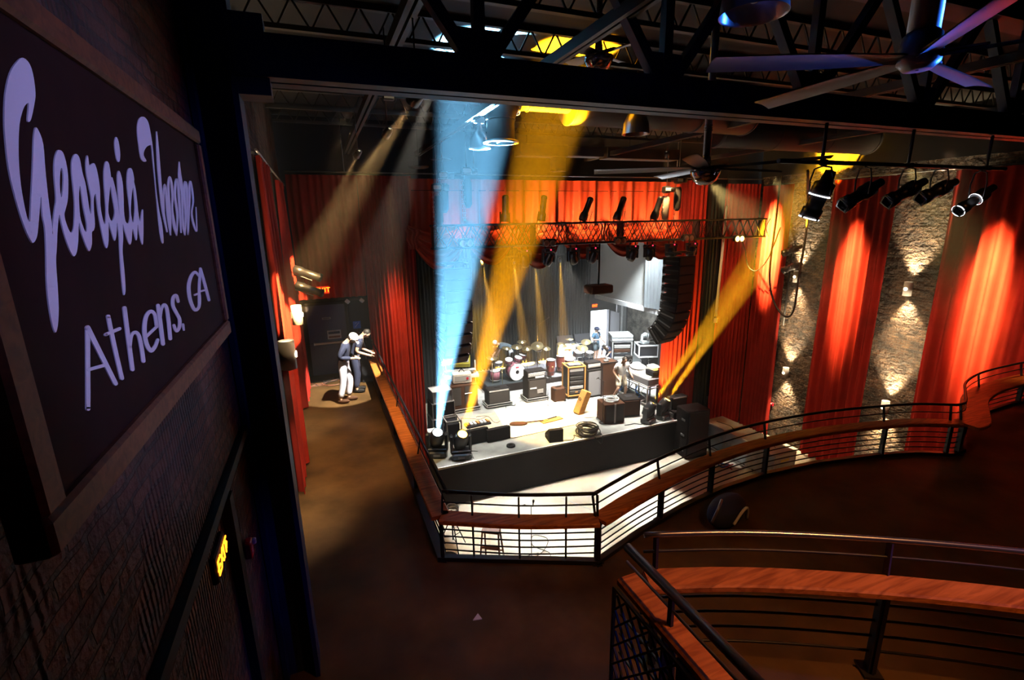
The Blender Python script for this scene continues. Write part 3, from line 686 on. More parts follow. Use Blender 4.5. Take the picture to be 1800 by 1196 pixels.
# ------------------------------------------------ lamp pipe with five par cans on the right
t = thing('lamp_pipe', 'black pipe hung on three drop tubes carrying five theatre lamps', 'lighting pipe', (7.4, 4.4, 9.42))
MB().cyl((-2.3, 0, 0), (2.35, 0, 0), .027, n=10).build('pipe', m_steel, t)
for x in (-1.55, .1, 1.9): MB().cyl((x, .02, .02), (x, .02, .5), .02, n=8).lathe([(.04, -.04), (.04, .04)], (x, 0, 0), (1, 0, 0), 10).build('drop_tube', m_navy, t)
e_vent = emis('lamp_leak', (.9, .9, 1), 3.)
def parcan(name, loc, d, label, L=.42, r=.1, group=None, zt=None, m=None, tail=True, power=0, col=AMB, size=20, glow=False):
    t = thing(name, label, 'theatre lamp', loc, 0, group); d = V(d).normalized(); a, b, _ = frame(d)
    MB().lathe([(.01, -L*.62), (r*.5, -L*.6), (r*.6, -L*.35), (r*.98, -L*.3), (r, -L*.05), (r*.8, -.0), (r*.8, L*.3), (r*.98, L*.32), (r*.98, L*.55), (r*.85, L*.55), (r*.8, L*.36)], (0, 0, 0), d, 18).build('lamp_body', m or m_can, t)
    MB().lathe([(r*.8, L*.4), (.003, L*.42)], (0, 0, 0), d, 18).build('lens', m_lens, t)
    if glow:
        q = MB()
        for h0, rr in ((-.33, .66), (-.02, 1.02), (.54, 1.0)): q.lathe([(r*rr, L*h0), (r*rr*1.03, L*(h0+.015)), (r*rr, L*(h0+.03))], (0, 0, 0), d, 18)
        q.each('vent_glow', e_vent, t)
    MB().lathe([(r*1.1, L*.5), (r*1.12, L*.57), (r*.9, L*.57)], (0, 0, 0), d, 4).build('gel_frame', m_can, t)
    zt = zt if zt is not None else .3
    mb = MB(); side = a if abs(a.z) < .5 else b; side = V((side.x, side.y, 0)).normalized()
    mb.tube([side*(r*1.15), side*(r*1.25)+V((0, 0, zt*.5)), side*(r*.9)+V((0, 0, zt*.85)), V((0, 0, zt*.92)), -side*(r*.9)+V((0, 0, zt*.85)), -side*(r*1.25)+V((0, 0, zt*.5)), -side*(r*1.15)], .011, 6)
    mb.cyl((0, 0, zt*.9), (0, 0, zt), .016, n=6)
    mb.build('yoke', m_can, t)
    if power: spot(V(loc)+d*L*.6, V(loc)+d*5, power, col, size)
    return t
parcan('theatre_lamp', (5.85, 4.4, 9.03), (-.12, .3, -1), 'black theatre lamp pointing straight down with shining rings, first on the lamp pipe', .5, .12, 'lamps on the pipe', .38, glow=True)
parcan('theatre_lamp', (6.62, 4.4, 9.05), (-.9, .25, -.55), 'second black theatre lamp along the pipe, pointing at the stage', .5, .1, 'lamps on the pipe', .36)
parcan('theatre_lamp', (7.5, 4.4, 9.08), (-.9, .25, -.5), 'third black theatre lamp along the pipe, in front of the middle red curtain', .5, .1, 'lamps on the pipe', .34)
parcan('theatre_lamp', (8.2, 4.4, 9.1), (-.9, .2, -.4), 'fourth black theatre lamp along the pipe, nearly level', .5, .1, 'lamps on the pipe', .32)
parcan('theatre_lamp', (9.15, 4.4, 8.98), (-.85, .2, -.55), 'last theatre lamp on the pipe with white glinting edges before the biggest curtain', .55, .09, 'lamps on the pipe', .44, glow=True)
# ================================================================== LIGHTING TRUSS
TY = 13.0
t = thing('lighting_truss', 'long black box truss spanning the stage front under the valance', 'truss', (8.75, TY, 8.4))
for z in (.3, -.3):
    for y in (-.15, .15): MB().cyl((-5.9, y, z), (5.9, y, z), .028, n=8).build('chord', m_steel, t)
for y in (-.15, .15):
    k = 0; x = -5.85
    mb = MB()
    while x < 5.8:
        mb.cyl((x, y, -.3), (x+.35, y, .3), .012, n=5).cyl((x+.35, y, .3), (x+.7, y, -.3), .012, n=5)
        mb.cyl((x, y, .3), (x+.35, y, -.3), .012, n=5).cyl((x+.35, y, -.3), (x+.7, y, .3), .012, n=5); x += .7
    mb.build('lacing', m_steel, t)
mb = MB()
for x in (-5.85, -2.95, 0, 2.95, 5.85): mb.bb(x-.02, x+.02, -.16, .16, -.32, .32)
mb.each('end_plate', m_steel, t)
# chain hoists
def hoist(loc, label, light=False):
    t = thing('chain_hoist', label, 'chain hoist', loc, 0, 'chain hoists')
    MB().rbox((0, 0, 0), (.26, .2, .2), .03).cyl((.13, 0, 0), (.3, 0, 0), .075, n=14).build('motor', m_can, t)
    MB().rbox((-.02, -.11, 0), (.2, .02, .1), .04).build('label_plate', m_white, t)
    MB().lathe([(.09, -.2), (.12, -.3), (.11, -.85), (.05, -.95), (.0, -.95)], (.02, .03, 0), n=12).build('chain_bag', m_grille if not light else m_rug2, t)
    mb = MB(); 
    for x in (-.12, -.08):
        for k in range(int(1.2/.06)): mb.torus((x, 0, -.12-k*.06), .022, .006, 8, 4, axis=(1, 0, 0) if k % 2 else (0, 1, 0))
    mb.build('chain', m_metal, t)
    MB().cyl((0, 0, .1), (0, 0, ZCE-loc[2]), .008, n=6).build('steel_rope', m_metal, t)
    return t
hoist((3.9, 13.05, 10.1), 'chain hoist with oval white plate glowing in the blue haze')
hoist((3.25, 13.05, 9.98), 'chain hoist in shadow left of the blue-lit one')
hoist((3.0, 12.7, 9.65), 'lowest left chain hoist with a small reddish plate and pale bag')
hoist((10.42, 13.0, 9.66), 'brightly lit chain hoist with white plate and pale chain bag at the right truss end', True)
hoist((10.95, 13.1, 9.95), 'chain hoist higher behind the brightly lit right one')
# profile lamps standing on top of the truss
for i, (px, py) in enumerate(((887, 365), (952, 360), (1028, 366), (1087, 367), (1152, 370))):
    p = atY(px, py, TY); lab = ['upright black profile lamp on top of the truss nearest the blue beam', 'tall black profile lamp leaning on the truss, second from the blue beam', 'black profile lamp tilted on the truss centre over the third swag', 'black profile lamp tilted on the truss left of the bright chain bag by one lamp', 'black profile lamp on the truss right beside the bright chain bag'][i]
    dx = [.02, .15, .45, .4, .38][i]
    t = thing('profile_lamp', lab, 'theatre lamp', (p.x, TY, 8.72), 0, 'profile lamps on the truss')
    d = V((dx, 0, 1)).normalized()
    MB().lathe([(.12, 0), (.13, .05), (.12, .2), (.09, .25), (.09, .62), (.1, .64), (.08, .7), (.03, .72)], (-dx*.25, -.05, .05), d, 14).build('lamp_body', m_can, t)
    MB().bar((-.1, .1, 0), (-.1+dx*.3, .1, .32), .03).bar((.13, -.05, 0), (.13+dx*.2, -.05, .3), .015).each('yoke', m_can, t)
# two-lens blinders on the lower chord
for i, (px, py, yel) in enumerate(((820, 428, 0), (966, 428, 0), (1091, 424, 0), (1211, 419, 0), (1300, 420, 1))):
    p = atY(px, py, TY-.2)
    t = thing('blinder_lamp', ['pair-lens blinder lamp on the truss inside the blue haze', 'pair-lens blinder lamp with white glinting lenses over the fourth swag', 'pair-lens blinder lamp on the truss above the hanging projector', 'pair-lens blinder lamp on the truss above the right speaker array', 'pair-lens blinder lamp glowing yellow at the far right truss end'][i], 'blinder lamp', (p.x, TY-.2, p.z), 0, 'two-lens blinders')
    MB().rbox((0, .05, .02), (.42, .12, .22), .02).build('housing', m_can, t)
    for x in (-.1, .1): MB().lathe([(.09, -.01), (.075, -.02), (.002, -.012)], (x, -.005, 0), (0, 1, 0), 14).build('lens', e_amber if yel else m_alu, t)
# moving heads hanging below the truss
def moving_head_mb():
    base = MB().rbox((0, 0, -.05), (.34, .26, .1), .02)
    yoke = MB().rbox((-.17, 0, -.24), (.05, .14, .34), .015).rbox((.17, 0, -.24), (.05, .14, .34), .015).rbox((0, 0, -.11), (.39, .18, .05), .015)
    return base, yoke
def mover_hang(loc, aim, label):
    t = thing('moving_head_lamp', label, 'moving head', loc, 0, 'moving heads under the truss'); b, y = moving_head_mb()
    b.build('base', m_can, t); y.build('yoke', m_can, t)
    hd = MB().lathe([(.04, -.2), (.11, -.17), (.13, -.02), (.13, .1), (.1, .18), (.095, .18), (.09, .15)], (0, 0, -.32), V(aim).normalized(), 18).build('head', m_can, t)
    MB().lathe([(.088, .16), (.002, .165)], (0, 0, -.32), V(aim).normalized(), 16).build('lens', m_lens, hd)
    MB().ell((.02, -.135, -.03), .018, 8, 6).build('status_light', e_led, t)
    MB().bar((-.1, 0, 0), (-.1, 0, .12), .03).bar((.1, 0, 0), (.1, 0, .12), .03).each('clamp', m_steel, t)
    return t
for i, (px, lab) in enumerate(((922, 'moving head under the truss, leftmost with a red status light'), (964, 'moving head under the truss between the third and fourth swag'), (1008, 'moving head under the truss left of the projector pole'), (1042, 'moving head under the truss touching the projector pole'), (1112, 'moving head under the truss over the pale side wall'), (1142, 'moving head under the truss just left of the right speaker array'), (1180, 'moving head under the truss directly above the right speaker array'), (1216, 'moving head under the truss at the right edge of the speaker array'))):
    p = atY(px, 432, TY); mover_hang((p.x, TY, 7.98), (random.Random(i).uniform(-.5, .5), .3, -1), lab)

# ================================================================== CURTAINS
def curtain(name, p0, p1, z0, z1, n, amp, m, label, cat='curtain', group=None, seed=1, gather=0., header=True, nv=14, hem=True):
    p0, p1 = V((*p0, 0)), V((*p1, 0)); d = p1-p0; L = d.length; d.normalize(); nrm = V((d.y, -d.x, 0)); rn = random.Random(seed)
    ph = [rn.uniform(0, 6.28) for _ in range(6)]; fr = [n*rn.uniform(.75, 1.3) for _ in range(3)]; ks = [rn.uniform(-.6, .6) for _ in range(3)]
    t = thing(name, label, cat, (p0.x, p0.y, z0), 0, group)
    def fn(u, v):
        z = z1-(z1-z0)*v
        w = sum(math.sin(2*math.pi*fr[k]*u+ph[k]+ks[k]*v*2)*a for k, a in enumerate((.62, .3, .2)))
        w = math.copysign(abs(w)**.75, w)
        amp2 = amp*(.55+.45*min(1, v*3))*(1+.25*math.sin(3*u+ph[4]))
        uu = u+gather*math.sin(v*math.pi)*(.5-u)*.3+.004*math.sin(9*v+ph[5])
        p = d*(L*uu)+nrm*(w*amp2)
        return V((p.x, p.y, z-z0))
    nu = max(24, int(n*9))
    a = MB().grid(fn, nu, nv)
    if header: 
        h = MB().grid(lambda u, v: fn(u, 0)+nrm*.012*(1 if v < 2 else 1)+V((0, 0, .0-.1*v)), nu, 1)
        h.build('heading_tape', m, t)
    a.build('cloth', m, t)
    return t
GR = 'red wall curtains'
# left wall: two curtains beyond the column
curtain('curtain', (-.66, 7.95), (-.66, 9.5), 4.45, 9.75, 7, .1, m_red, 'red curtain on the left wall directly beyond the steel column', group=GR, seed=3)
curtain('curtain', (-.66, 12.1), (-.66, 13.9), 4.45, 9.75, 7, .11, m_red, 'red curtain on the left wall by the two black tube lamps near the end door', group=GR, seed=5)
# end wall above the door and left of the stage
curtain('curtain', (-.6, 14.8), (1.22, 14.8), 6.72, 10.1, 12, .06, m_red, 'dark red curtain hanging above the walkway end door', group='red proscenium curtains', seed=7)
curtain('curtain', (1.22, 14.75), (2.72, 14.75), .1, 10.1, 11, .09, m_red, 'tall red curtain between the side walkway and the stage', group='red proscenium curtains', seed=9, nv=20)
# proscenium right
curtain('curtain', (12.0, 14.75), (13.75, 14.75), .05, 10.1, 11, .09, m_red, 'dark red curtain behind the right speaker array', group='red proscenium curtains', seed=11, nv=20)
curtain('curtain', (13.75, 14.82), (14.55, 14.82), .05, 10.0, 5, .05, m_drape, 'narrow black drape behind the white hanging pole', 'drape', seed=12, nv=14)
curtain('curtain', (14.55, 14.75), (16.3, 14.75), .05, 10.0, 11, .08, m_red, 'red curtain at the stage right corner beyond the truss end', group='red proscenium curtains', seed=13, nv=20)
# right wall
curtain('curtain', (16.3, 14.6), (16.3, 13.25), .05, 9.9, 6, .1, m_red, 'amber-lit red curtain on the right wall next to the stage corner', group=GR, seed=15, nv=20)
curtain('curtain', (16.28, 11.75), (16.28, 9.7), .05, 9.9, 7, .12, m_red, 'red curtain with a hot orange glow between the two pairs of wall sconces', group=GR, seed=17, nv=20)
curtain('curtain', (16.28, 8.4), (16.28, 5.9), .05, 9.9, 8, .13, m_red, 'widest red curtain with a large orange glow at the right edge', group=GR, seed=19, nv=20)
# stage drapes
curtain('stage_drape', (4.2, 22.5), (13.35, 22.5), ZS+.02, 9.6, 46, .09, m_drape, 'wide black backdrop drape behind the drum kits', 'drape', 'black stage drapes', seed=21, nv=8)
curtain('stage_drape', (2.75, 18.9), (4.2, 19.3), ZS+.02, 9.6, 9, .09, m_drape, 'black side drape at the left stage edge beside the red curtain', 'drape', 'black stage drapes', seed=23, nv=8)
curtain('stage_drape', (2.95, 20.9), (4.4, 21.4), ZS+.02, 9.6, 9, .09, m_drape, 'black side drape further upstage behind the blue beam', 'drape', 'black stage drapes', seed=25, nv=8)
curtain('stage_drape', (13.9, 18.6), (14.16, 17.0), 4.75, 9.6, 9, .08, m_drapegrey, 'grey drape hanging on the pale upper side wall by the speaker array', 'drape', seed=27, nv=8)
# curtain track across the proscenium
t = thing('curtain_rod', 'thin steel curtain track above the proscenium curtains', 'curtain rod', (7.8, 14.6, 10.16))
MB().cyl((-8.4, 0, 0), (8.5, 0, 0), .02, n=8).build('rod', m_metal, t)
for x in (-6.9, -3.2, 4.3): MB().cyl((x, 0, 0), (x, 0, ZCE-10.16), .01, n=6).build('hanger', m_metal, t)
t = thing('curtain_rod', 'curtain rod along the left wall above the red curtains', 'curtain rod', (-.64, 11, 9.8))
MB().cyl((0, -3.2, 0), (0, 3.5, 0), .018, n=8).build('rod', m_metal, t)
for y in (-2.9, -.2, 3.1): MB().bar((0, y, 0), (-.1, y, .0), .03).build('bracket', m_metal, t)
t = thing('curtain_rod', 'curtain rod along the right wall above the tall red curtains', 'curtain rod', (16.4, 10.2, 9.95))
MB().cyl((0, -4.5, 0), (0, 4.4, 0), .018, n=8).build('rod', m_metal, t)
for y in (-4.2, -1, 2, 4.2): MB().bar((0, y, 0), (.1, y, .0), .03).build('bracket', m_metal, t)
# valance with swags
VX0, VX1, VY = 2.55, 12.0, 14.35
t = thing('valance', 'red satin swagged valance over the stage with pleated top', 'valance', (VX0, VY, 7.4))
rn = random.Random(4); L = VX1-VX0
ph = [rn.uniform(0, 6.28) for _ in range(5)]
def vt(u, v):
    w = .55*math.sin(2*math.pi*19*u+ph[0]+.8*math.sin(7*u))+.35*math.sin(2*math.pi*33*u+ph[1]+v)+.4*math.sin(2*math.pi*8*u+ph[2]+v*1.5)
    return V((L*u, -.17*math.copysign(abs(w)**.8, w)*(.35+.65*v)-.02, 2.6-1.75*v))
MB().grid(vt, 300, 8).build('pleated_top', m_redv, t)
ns = 6; sw = L/ns
for k in range(ns):
    zt0 = .95+.07*math.sin(k*2.1); dep = [.95, .9, .98, .8, .85, .9][k]; mb = MB()
    def sg(u, v):
        x = (u-.5)*sw*1.12; s = math.sin(math.pi*min(1, max(0, u)))
        z = zt0+.12*(1-v)+(.1+.16*abs(u-.5)*2*(1-v))-(.12+dep*v)*(s**.8)
        y = -.14-.2*s*(.3+.7*v)-.075*math.sin(v*24+1.6*u)*(.4+.6*s)
        return V((sw*(k+.5)+x, y, z))
    mb.grid(sg, 22, 44); mb.build('swag', m_redv, t)
    x = sw*k
    def gath(u, v):
        return V((x+(u-.5)*.34*(1.2-.5*v)+.03*math.sin(9*v), -.25-.07*math.sin(u*19+v), zt0+.25-.55*v))
    MB().grid(gath, 14, 6).build('gather', m_redv, t)
MB().cyl((0, -.06, 2.28), (L, -.06, 2.28), .008, n=6).build('cord', m_black, t)

# ================================================================== SPEAKER ARRAYS
def line_array(loc, rz, label, n=9, w=1.12, h=.3, dep=.62):
    t = thing('line_array', label, 'speaker array', loc, rz, 'flown line arrays')
    MB().bar((-w*.45, 0, .12), (w*.45, 0, .12), .07).bar((-w*.4, -.3, .1), (-w*.4, .3, .1), .06).bar((w*.4, -.3, .1), (w*.4, .3, .1), .06).build('flying_frame', m_steel, t)
    y, z, a = 0., 0., 0.
    for k in range(n):
        a = R([0, 0, 0, 1, 2, 6, 13, 23, 36, 48][k]); rot = Matrix.Rotation(a, 3, 'X')
        c = V((0, y, z))+rot @ V((0, 0, -h/2))
        # trapezoid cabinet: front edge taller than the back
        f, b2 = h*.48, h*.36
        vs = [V((sx*w/2, sy*dep/2, (f if sy < 0 else b2)*sz)) for sx in (-1, 1) for sy in (-1, 1) for sz in (-1, 1)]
        vs = [c+rot @ p for p in vs]
        cab = MB().add(vs, [(0, 1, 3, 2), (4, 6, 7, 5), (0, 4, 5, 1), (2, 3, 7, 6), (0, 2, 6, 4), (1, 5, 7, 3)]).build('cabinet', m_tolex, t)
        g = MB()
        g.box(c+rot @ V((0, -dep/2-.012, 0)), (w*.94, .02, h*.84), rot=rot); g.each('grille', m_grille, cab)
        s2 = MB().box(c+rot @ V((-w/2-.012, -.05, .0)), (.02, dep*.8, .04), rot=rot).box(c+rot @ V((w/2+.012, -.05, 0)), (.02, dep*.8, .04), rot=rot).box(c+rot @ V((-w/2-.015, dep/2-.05, 0)), (.05, .05, .12), rot=rot).each('rigging_bar', m_metal if k > 5 else m_steel, cab)
        q = V((0, y, z))+rot @ V((0, 0, -h)); y, z = q.y, q.z
    return t
line_array((10.75, 12.6, 7.6), R(14), 'curved black speaker array hanging at the right of the stage', 10, .82, .29)
line_array((3.3, 12.7, 7.6), R(10), 'curved speaker array hanging inside the blue-white beam at the left of the stage', 9, .8, .29)
# ------------------------------------------------ projector on a pole
p = atY(1052, 508, 13.0)
t = thing('projector', 'dark box projector hanging on a pole over the stage', 'projector', p)
MB().rbox((0, 0, 0), (.78, .5, .26), .03).build('housing', m_brown, t)
MB().cyl((0, 0, .12), (0, 0, 8.1-p.z), .03, n=10).build('pole', m_steel, t)
MB().cyl((.1, .25, 0), (.1, .31, 0), .07, n=12).build('lens', m_lens, t)
MB().bar((-.4, .1, -.14), (.1, .1, -.16), .04, .02).bar((-.2, -.1, -.14), (.2, -.1, -.16), .03, .02).build('cradle', m_white, t)
# white hanging pole
p0, p1 = V((14.33, 14.4, 9.19)), V((14.25, 14.4, 5.0))
t = thing('pull_pole', 'long white pole hanging beside the right proscenium curtain', 'pole', p1)
MB().cyl(p0-p1, (0, 0, 0), .045, .055, 10).build('shaft', m_white, t)
MB().rbox((0, 0, -.16), (.16, .06, .18), .01).build('weight', m_white, t)
MB().cyl((0, 0, -.1), (0, 0, .02), .02, n=6).build('hook', m_metal, t)
MB().cyl(p0-p1, V((.05, .1, ZCE-5.0)), .01, n=6).build('rope', m_black, t)
# ================================================================== SCONCES
WARM = (1, .76, .45)
def sconce(loc, rz, label, power):
    t = thing('wall_sconce', label, 'wall sconce', loc, rz, 'up and down wall sconces')
    MB().lathe([(.10, -.21), (.11, -.21), (.11, .21), (.10, .21), (.095, .15), (.095, -.15), (.10, -.21)], (0, 0, 0), n=20).build('lamp_body', m_white, t)
    MB().lathe([(.094, .14), (.002, .14)], (0, 0, 0), n=18).lathe([(.002, -.14), (.094, -.14)], (0, 0, 0), n=18).build('bulb', e_warm, t)
    MB().lathe([(.045, -.125), (.05, -.112), (.002, -.13)], (0, 0, 0), (0, 1, 0), 14).build('front_lens', emis('sconce_front', (1, .85, .5), 9.), t)
    MB().rbox((0, .13, 0), (.12, .08, .14), .01).build('bracket', m_metal, t)
    w = Matrix.Rotation(rz, 3, 'Z'); L = V(loc)
    for s in (1, -1):
        o = L+V((0, 0, .2*s)); spot(o, o+w @ V((0, .16, 1.0*s)), power*2.2, WARM, 66, 1., .05, vf=.3)
    return t
sconce((16.31, 12.75, 6.6), R(-90), 'upper wall sconce nearest the stage, behind the looping black cable', 420)
sconce((16.31, 12.72, 2.9), R(-90), 'lower wall sconce nearest the stage, low on the brick', 420)
sconce((16.31, 9.05, 6.6), R(-90), 'upper wall sconce between the middle curtain and the widest curtain', 560)
sconce((16.31, 9.1, 2.8), R(-90), 'lower wall sconce between the middle and widest curtains, just above the balcony rail', 560)
sconce((-.56, 7.45, 6.98), R(90), 'nearer wall sconce on the left wall in front of a red curtain', 180)
sconce((-.56, 11.3, 6.9), R(90), 'farther wall sconce on the left wall below the black tube lamps', 140)
# small red alarm on the right wall
p = atX(1357, 711, 16.45)
t = thing('fire_alarm', 'tiny red alarm box on the brick of the right wall', 'fire alarm', p, R(-90)); MB().rbox((0, 0, 0), (.12, .08, .14), .01).build('housing', m_redplastic, t); MB().rbox((0, -.05, .03), (.05, .04, .04), .01).build('strobe', m_white, t)

# boom with two lamps on the right wall, black cables
for i, (px, py, lab) in enumerate(((1392, 440, 'upper black lamp on the wall boom beside the amber curtain'), (1392, 470, 'lower black lamp on the wall boom beside the amber curtain, rim glinting'))):
    p = atX(px, py, 15.9); parcan('theatre_lamp', tuple(p), (-.3, .9, -.45), lab, .6, .13, 'lamps on the wall boom', .22)
t = thing('lamp_boom', 'vertical black lamp boom on the right wall by the amber curtain', 'lamp boom', (16.3, 13.05, 6.2))
MB().cyl((0, 0, -1.5), (0, 0, 1.6), .03, n=10).build('pipe', m_steel, t)
for z in (-1.3, 1.4): MB().bar((0, 0, z), (.2, 0, z), .05).build('bracket', m_steel, t)
def cable(name, pts, r, label, m=None, cat='cable', group=None):
    pts = smooth_path(pts, 6); mb = MB().tube(pts, r, 6); o = mb.build(name, m or m_cable); return tag(o, label, cat, group)
X6 = 15.4
cable('power_cable', [atX(1420, 300, 13), atX(1418, 400, X6), atX(1405, 480, X6), atX(1395, 545, X6), atX(1380, 556, X6), atX(1360, 530, X6), atX(1353, 480, X6), atX(1365, 380, X6), atX(1372, 310, X6)], .035, 'thick black cable looping down in front of the upper sconce near the stage')
cable('power_cable', [atX(1372, 400, X6), atX(1350, 455, X6), atX(1330, 476, X6), atX(1315, 468, X6), atX(1310, 440, X6), atY(1305, 424, 13)], .022, 'thinner black cable loop hanging from the right truss end over amber light')

# ================================================================== WALKWAY END
S('door_2', MB().bb(-.5, .56, 14.93, 15.0, ZB+1.0, ZB+2.12).bb(-.5, .56, 14.93, 15.0, ZB+.02, ZB+.99), m_door)
S('trim_door_frame', MB().bb(-.58, -.5, 14.9, 15.0, ZB, ZB+2.2).bb(.56, .64, 14.9, 15.0, ZB, ZB+2.2).bb(-.58, .64, 14.9, 15.0, ZB+2.12, ZB+2.2), m_black)
S('door_3', MB().bb(.66, 1.18, 14.92, 15.0, ZB+.02, ZB+2.3), m_wallblack)
S('trim_door_lintel', MB().bb(-.75, 1.22, 14.86, 15.0, ZB+2.3, ZB+2.5), m_wallblack)
t = thing('push_bar', 'steel push bar across the blue-grey walkway door', 'door bar', (0.02, 14.9, ZB+.98)); MB().rbox((0, 0, 0), (.8, .05, .06), .01).build('bar', m_alu, t); MB().rbox((-.38, .01, 0), (.06, .06, .09), .01).rbox((.38, .01, 0), (.06, .06, .09), .01).each('mount', m_metal, t)
t = thing('door_notice', 'printed notice taped to the blue-grey walkway door', 'notice', (.2, 14.92, ZB+1.22)); MB().bb(-.19, .19, -.008, .0, -.13, .13).build('sheet', m_paper, t); MB().bb(-.16, .16, -.012, -.008, .02, .09).each('print', m_navycloth, t); MB().bb(-.16, .16, -.012, -.008, -.1, -.04).each('print', m_ladder, t)
t = thing('door_plate', 'small narrow plate high on the blue-grey walkway door', 'plate', (.03, 14.92, ZB+1.72)); MB().bb(-.12, .12, -.01, .0, -.03, .03).build('plate', m_metal, t); MB().bb(-.09, .09, -.013, -.01, -.008, .008).each('print', m_black, t)
t = thing('notice', 'round-cornered blue notice on the dark recess beside the door', 'notice', (.86, 14.9, ZB+1.45)); MB().rbox((0, 0, 0), (.22, .012, .22), .05).build('sheet', m_bluep, t); MB().bar((-.06, -.008, -.07), (.06, -.008, .07), .02, .004).bar((-.05, -.008, .05), (.0, -.008, .07), .02, .004).each('print', m_white, t)
exit_sign((.02, 14.68, 6.98), 0, .34, 'lit exit sign hanging over the walkway end door')
t = thing('emergency_light', 'pair of pale square emergency lamp heads above the recess', 'emergency light', (.85, 14.74, ZB+2.2))
MB().rbox((0, 0, .06), (.3, .08, .08), .01).build('housing', m_black, t)
for x in (-.2, .2): MB().rbox((x, -.03, 0), (.13, .06, .11), .015, rot=Matrix.Rotation(R(45), 3, 'Y')).build('lamp_head', m_white, t)
t = thing('cable_hank', 'hank of coiled cables hanging at the walkway end by the railing', 'cable hank', (.95, 14.5, ZB+1.2))
for k in range(9):
    a = random.Random(k); MB().tube([( .12*math.cos(q*.42+k)*a.uniform(.7, 1.2), -.05+.02*k-.06, -.35+.5*math.sin(q*.42)*a.uniform(.8, 1.1)) for q in range(15)]+[(.02, -.02, .1)], .014, 6).build('loop', [m_cable, m_gcable, m_ladder][k % 3], t)
MB().bar((-.1, .25, .12), (.12, .25, .12), .04).bar((0, .4, .12), (0, -.1, .12), .03).build('hook', m_steel, t)
for k in range(4):
    rn = random.Random(k+40); p = at(545+k*14, 682-k*3, ZB)
    cable('floor_cable', [p+V((rn.uniform(-.3, .5), rn.uniform(-.2, .5), .012)) for _ in range(6)], .012, ['tangled cable on the floor at the foot of the left curtain', 'cable trailing on the floor below the walkway door', 'loose cable loop on the floor before the door frame', 'cable end lying behind the walking man in white trousers'][k], m_cable if k % 2 else m_ladder, 'cable', 'cables on the walkway floor')
for i, z in enumerate((7.72, 7.33)):
    p = V((-.56, 12.9, z+.03))
    t = thing('tube_lamp', ['upper black tube lamp on the left wall pointing at the stage', 'lower black tube lamp on the left wall above the exit sign level'][i], 'theatre lamp', p, 0, 'tube lamps on the left wall')
    d = V((.8, .15, -.36)).normalized(); MB().lathe([(.02, -.05), (.1, -.03), (.11, .15), (.09, .2), (.09, .55), (.105, .56), (.105, .64), (.09, .64), (.085, .5)], (0, 0, 0), d, 16).build('lamp_body', m_can, t)
    MB().lathe([(.084, .55), (.002, .55)], (0, 0, 0), d, 16).build('lens', m_lens, t)
    MB().bar((-.18, 0, -.1), (.1, .05, -.13), .03).bar((.0, 0, -.12), (.35, .1, -.3), .02).each('yoke', m_alu, t)
t = thing('case', 'small black case on end beside the railing at the walkway end', 'case', (.95, 13.9, ZB)); MB().rbox((0, 0, .45), (.3, .4, .9), .02).build('body', m_case, t); MB().torus((0, -.2, .75), .05, .01, 10, 6, axis=(1, 0, 0)).each('handle', m_metal, t)
t = tag(MB().prism([(-.05, -.02, 0), (.05, -.04, 0), (.03, .05, 0)], (0, 0, .012)).build('paper_scrap', m_paper), 'tiny pale paper scrap on the dark walkway floor', 'paper scrap'); t.location = at(838, 1087, ZB)

# ================================================================== PEOPLE
def skin_mb(verts, edges, radii, sub=1):
    me = bpy.data.meshes.new('sk'); me.from_pydata(verts, edges, []); o = bpy.data.objects.new('sk', me); COL.objects.link(o)
    m = o.modifiers.new('s', 'SKIN'); m.use_smooth_shade = True
    sv = me.skin_vertices[0].data if me.skin_vertices else None
    if sv is None:
        bm = bmesh.new(); bm.from_mesh(me); ly = bm.verts.layers.skin.verify(); bm.to_mesh(me); bm.free(); sv = me.skin_vertices[0].data
    for i, r in enumerate(radii): sv[i].radius = (r, r) if not isinstance(r, tuple) else r; sv[i].use_root = (i == 0)
    if sub: s = o.modifiers.new('u', 'SUBSURF'); s.levels = sub; s.render_levels = sub
    dg = bpy.context.evaluated_depsgraph_get(); dg.update(); ev = bpy.data.meshes.new_from_object(o.evaluated_get(dg))
    mb = MB(); mb.add([v.co for v in ev.vertices], [tuple(p.vertices) for p in ev.polygons], True)
    bpy.data.objects.remove(o); bpy.data.meshes.remove(me); bpy.data.meshes.remove(ev); return mb
import bmesh
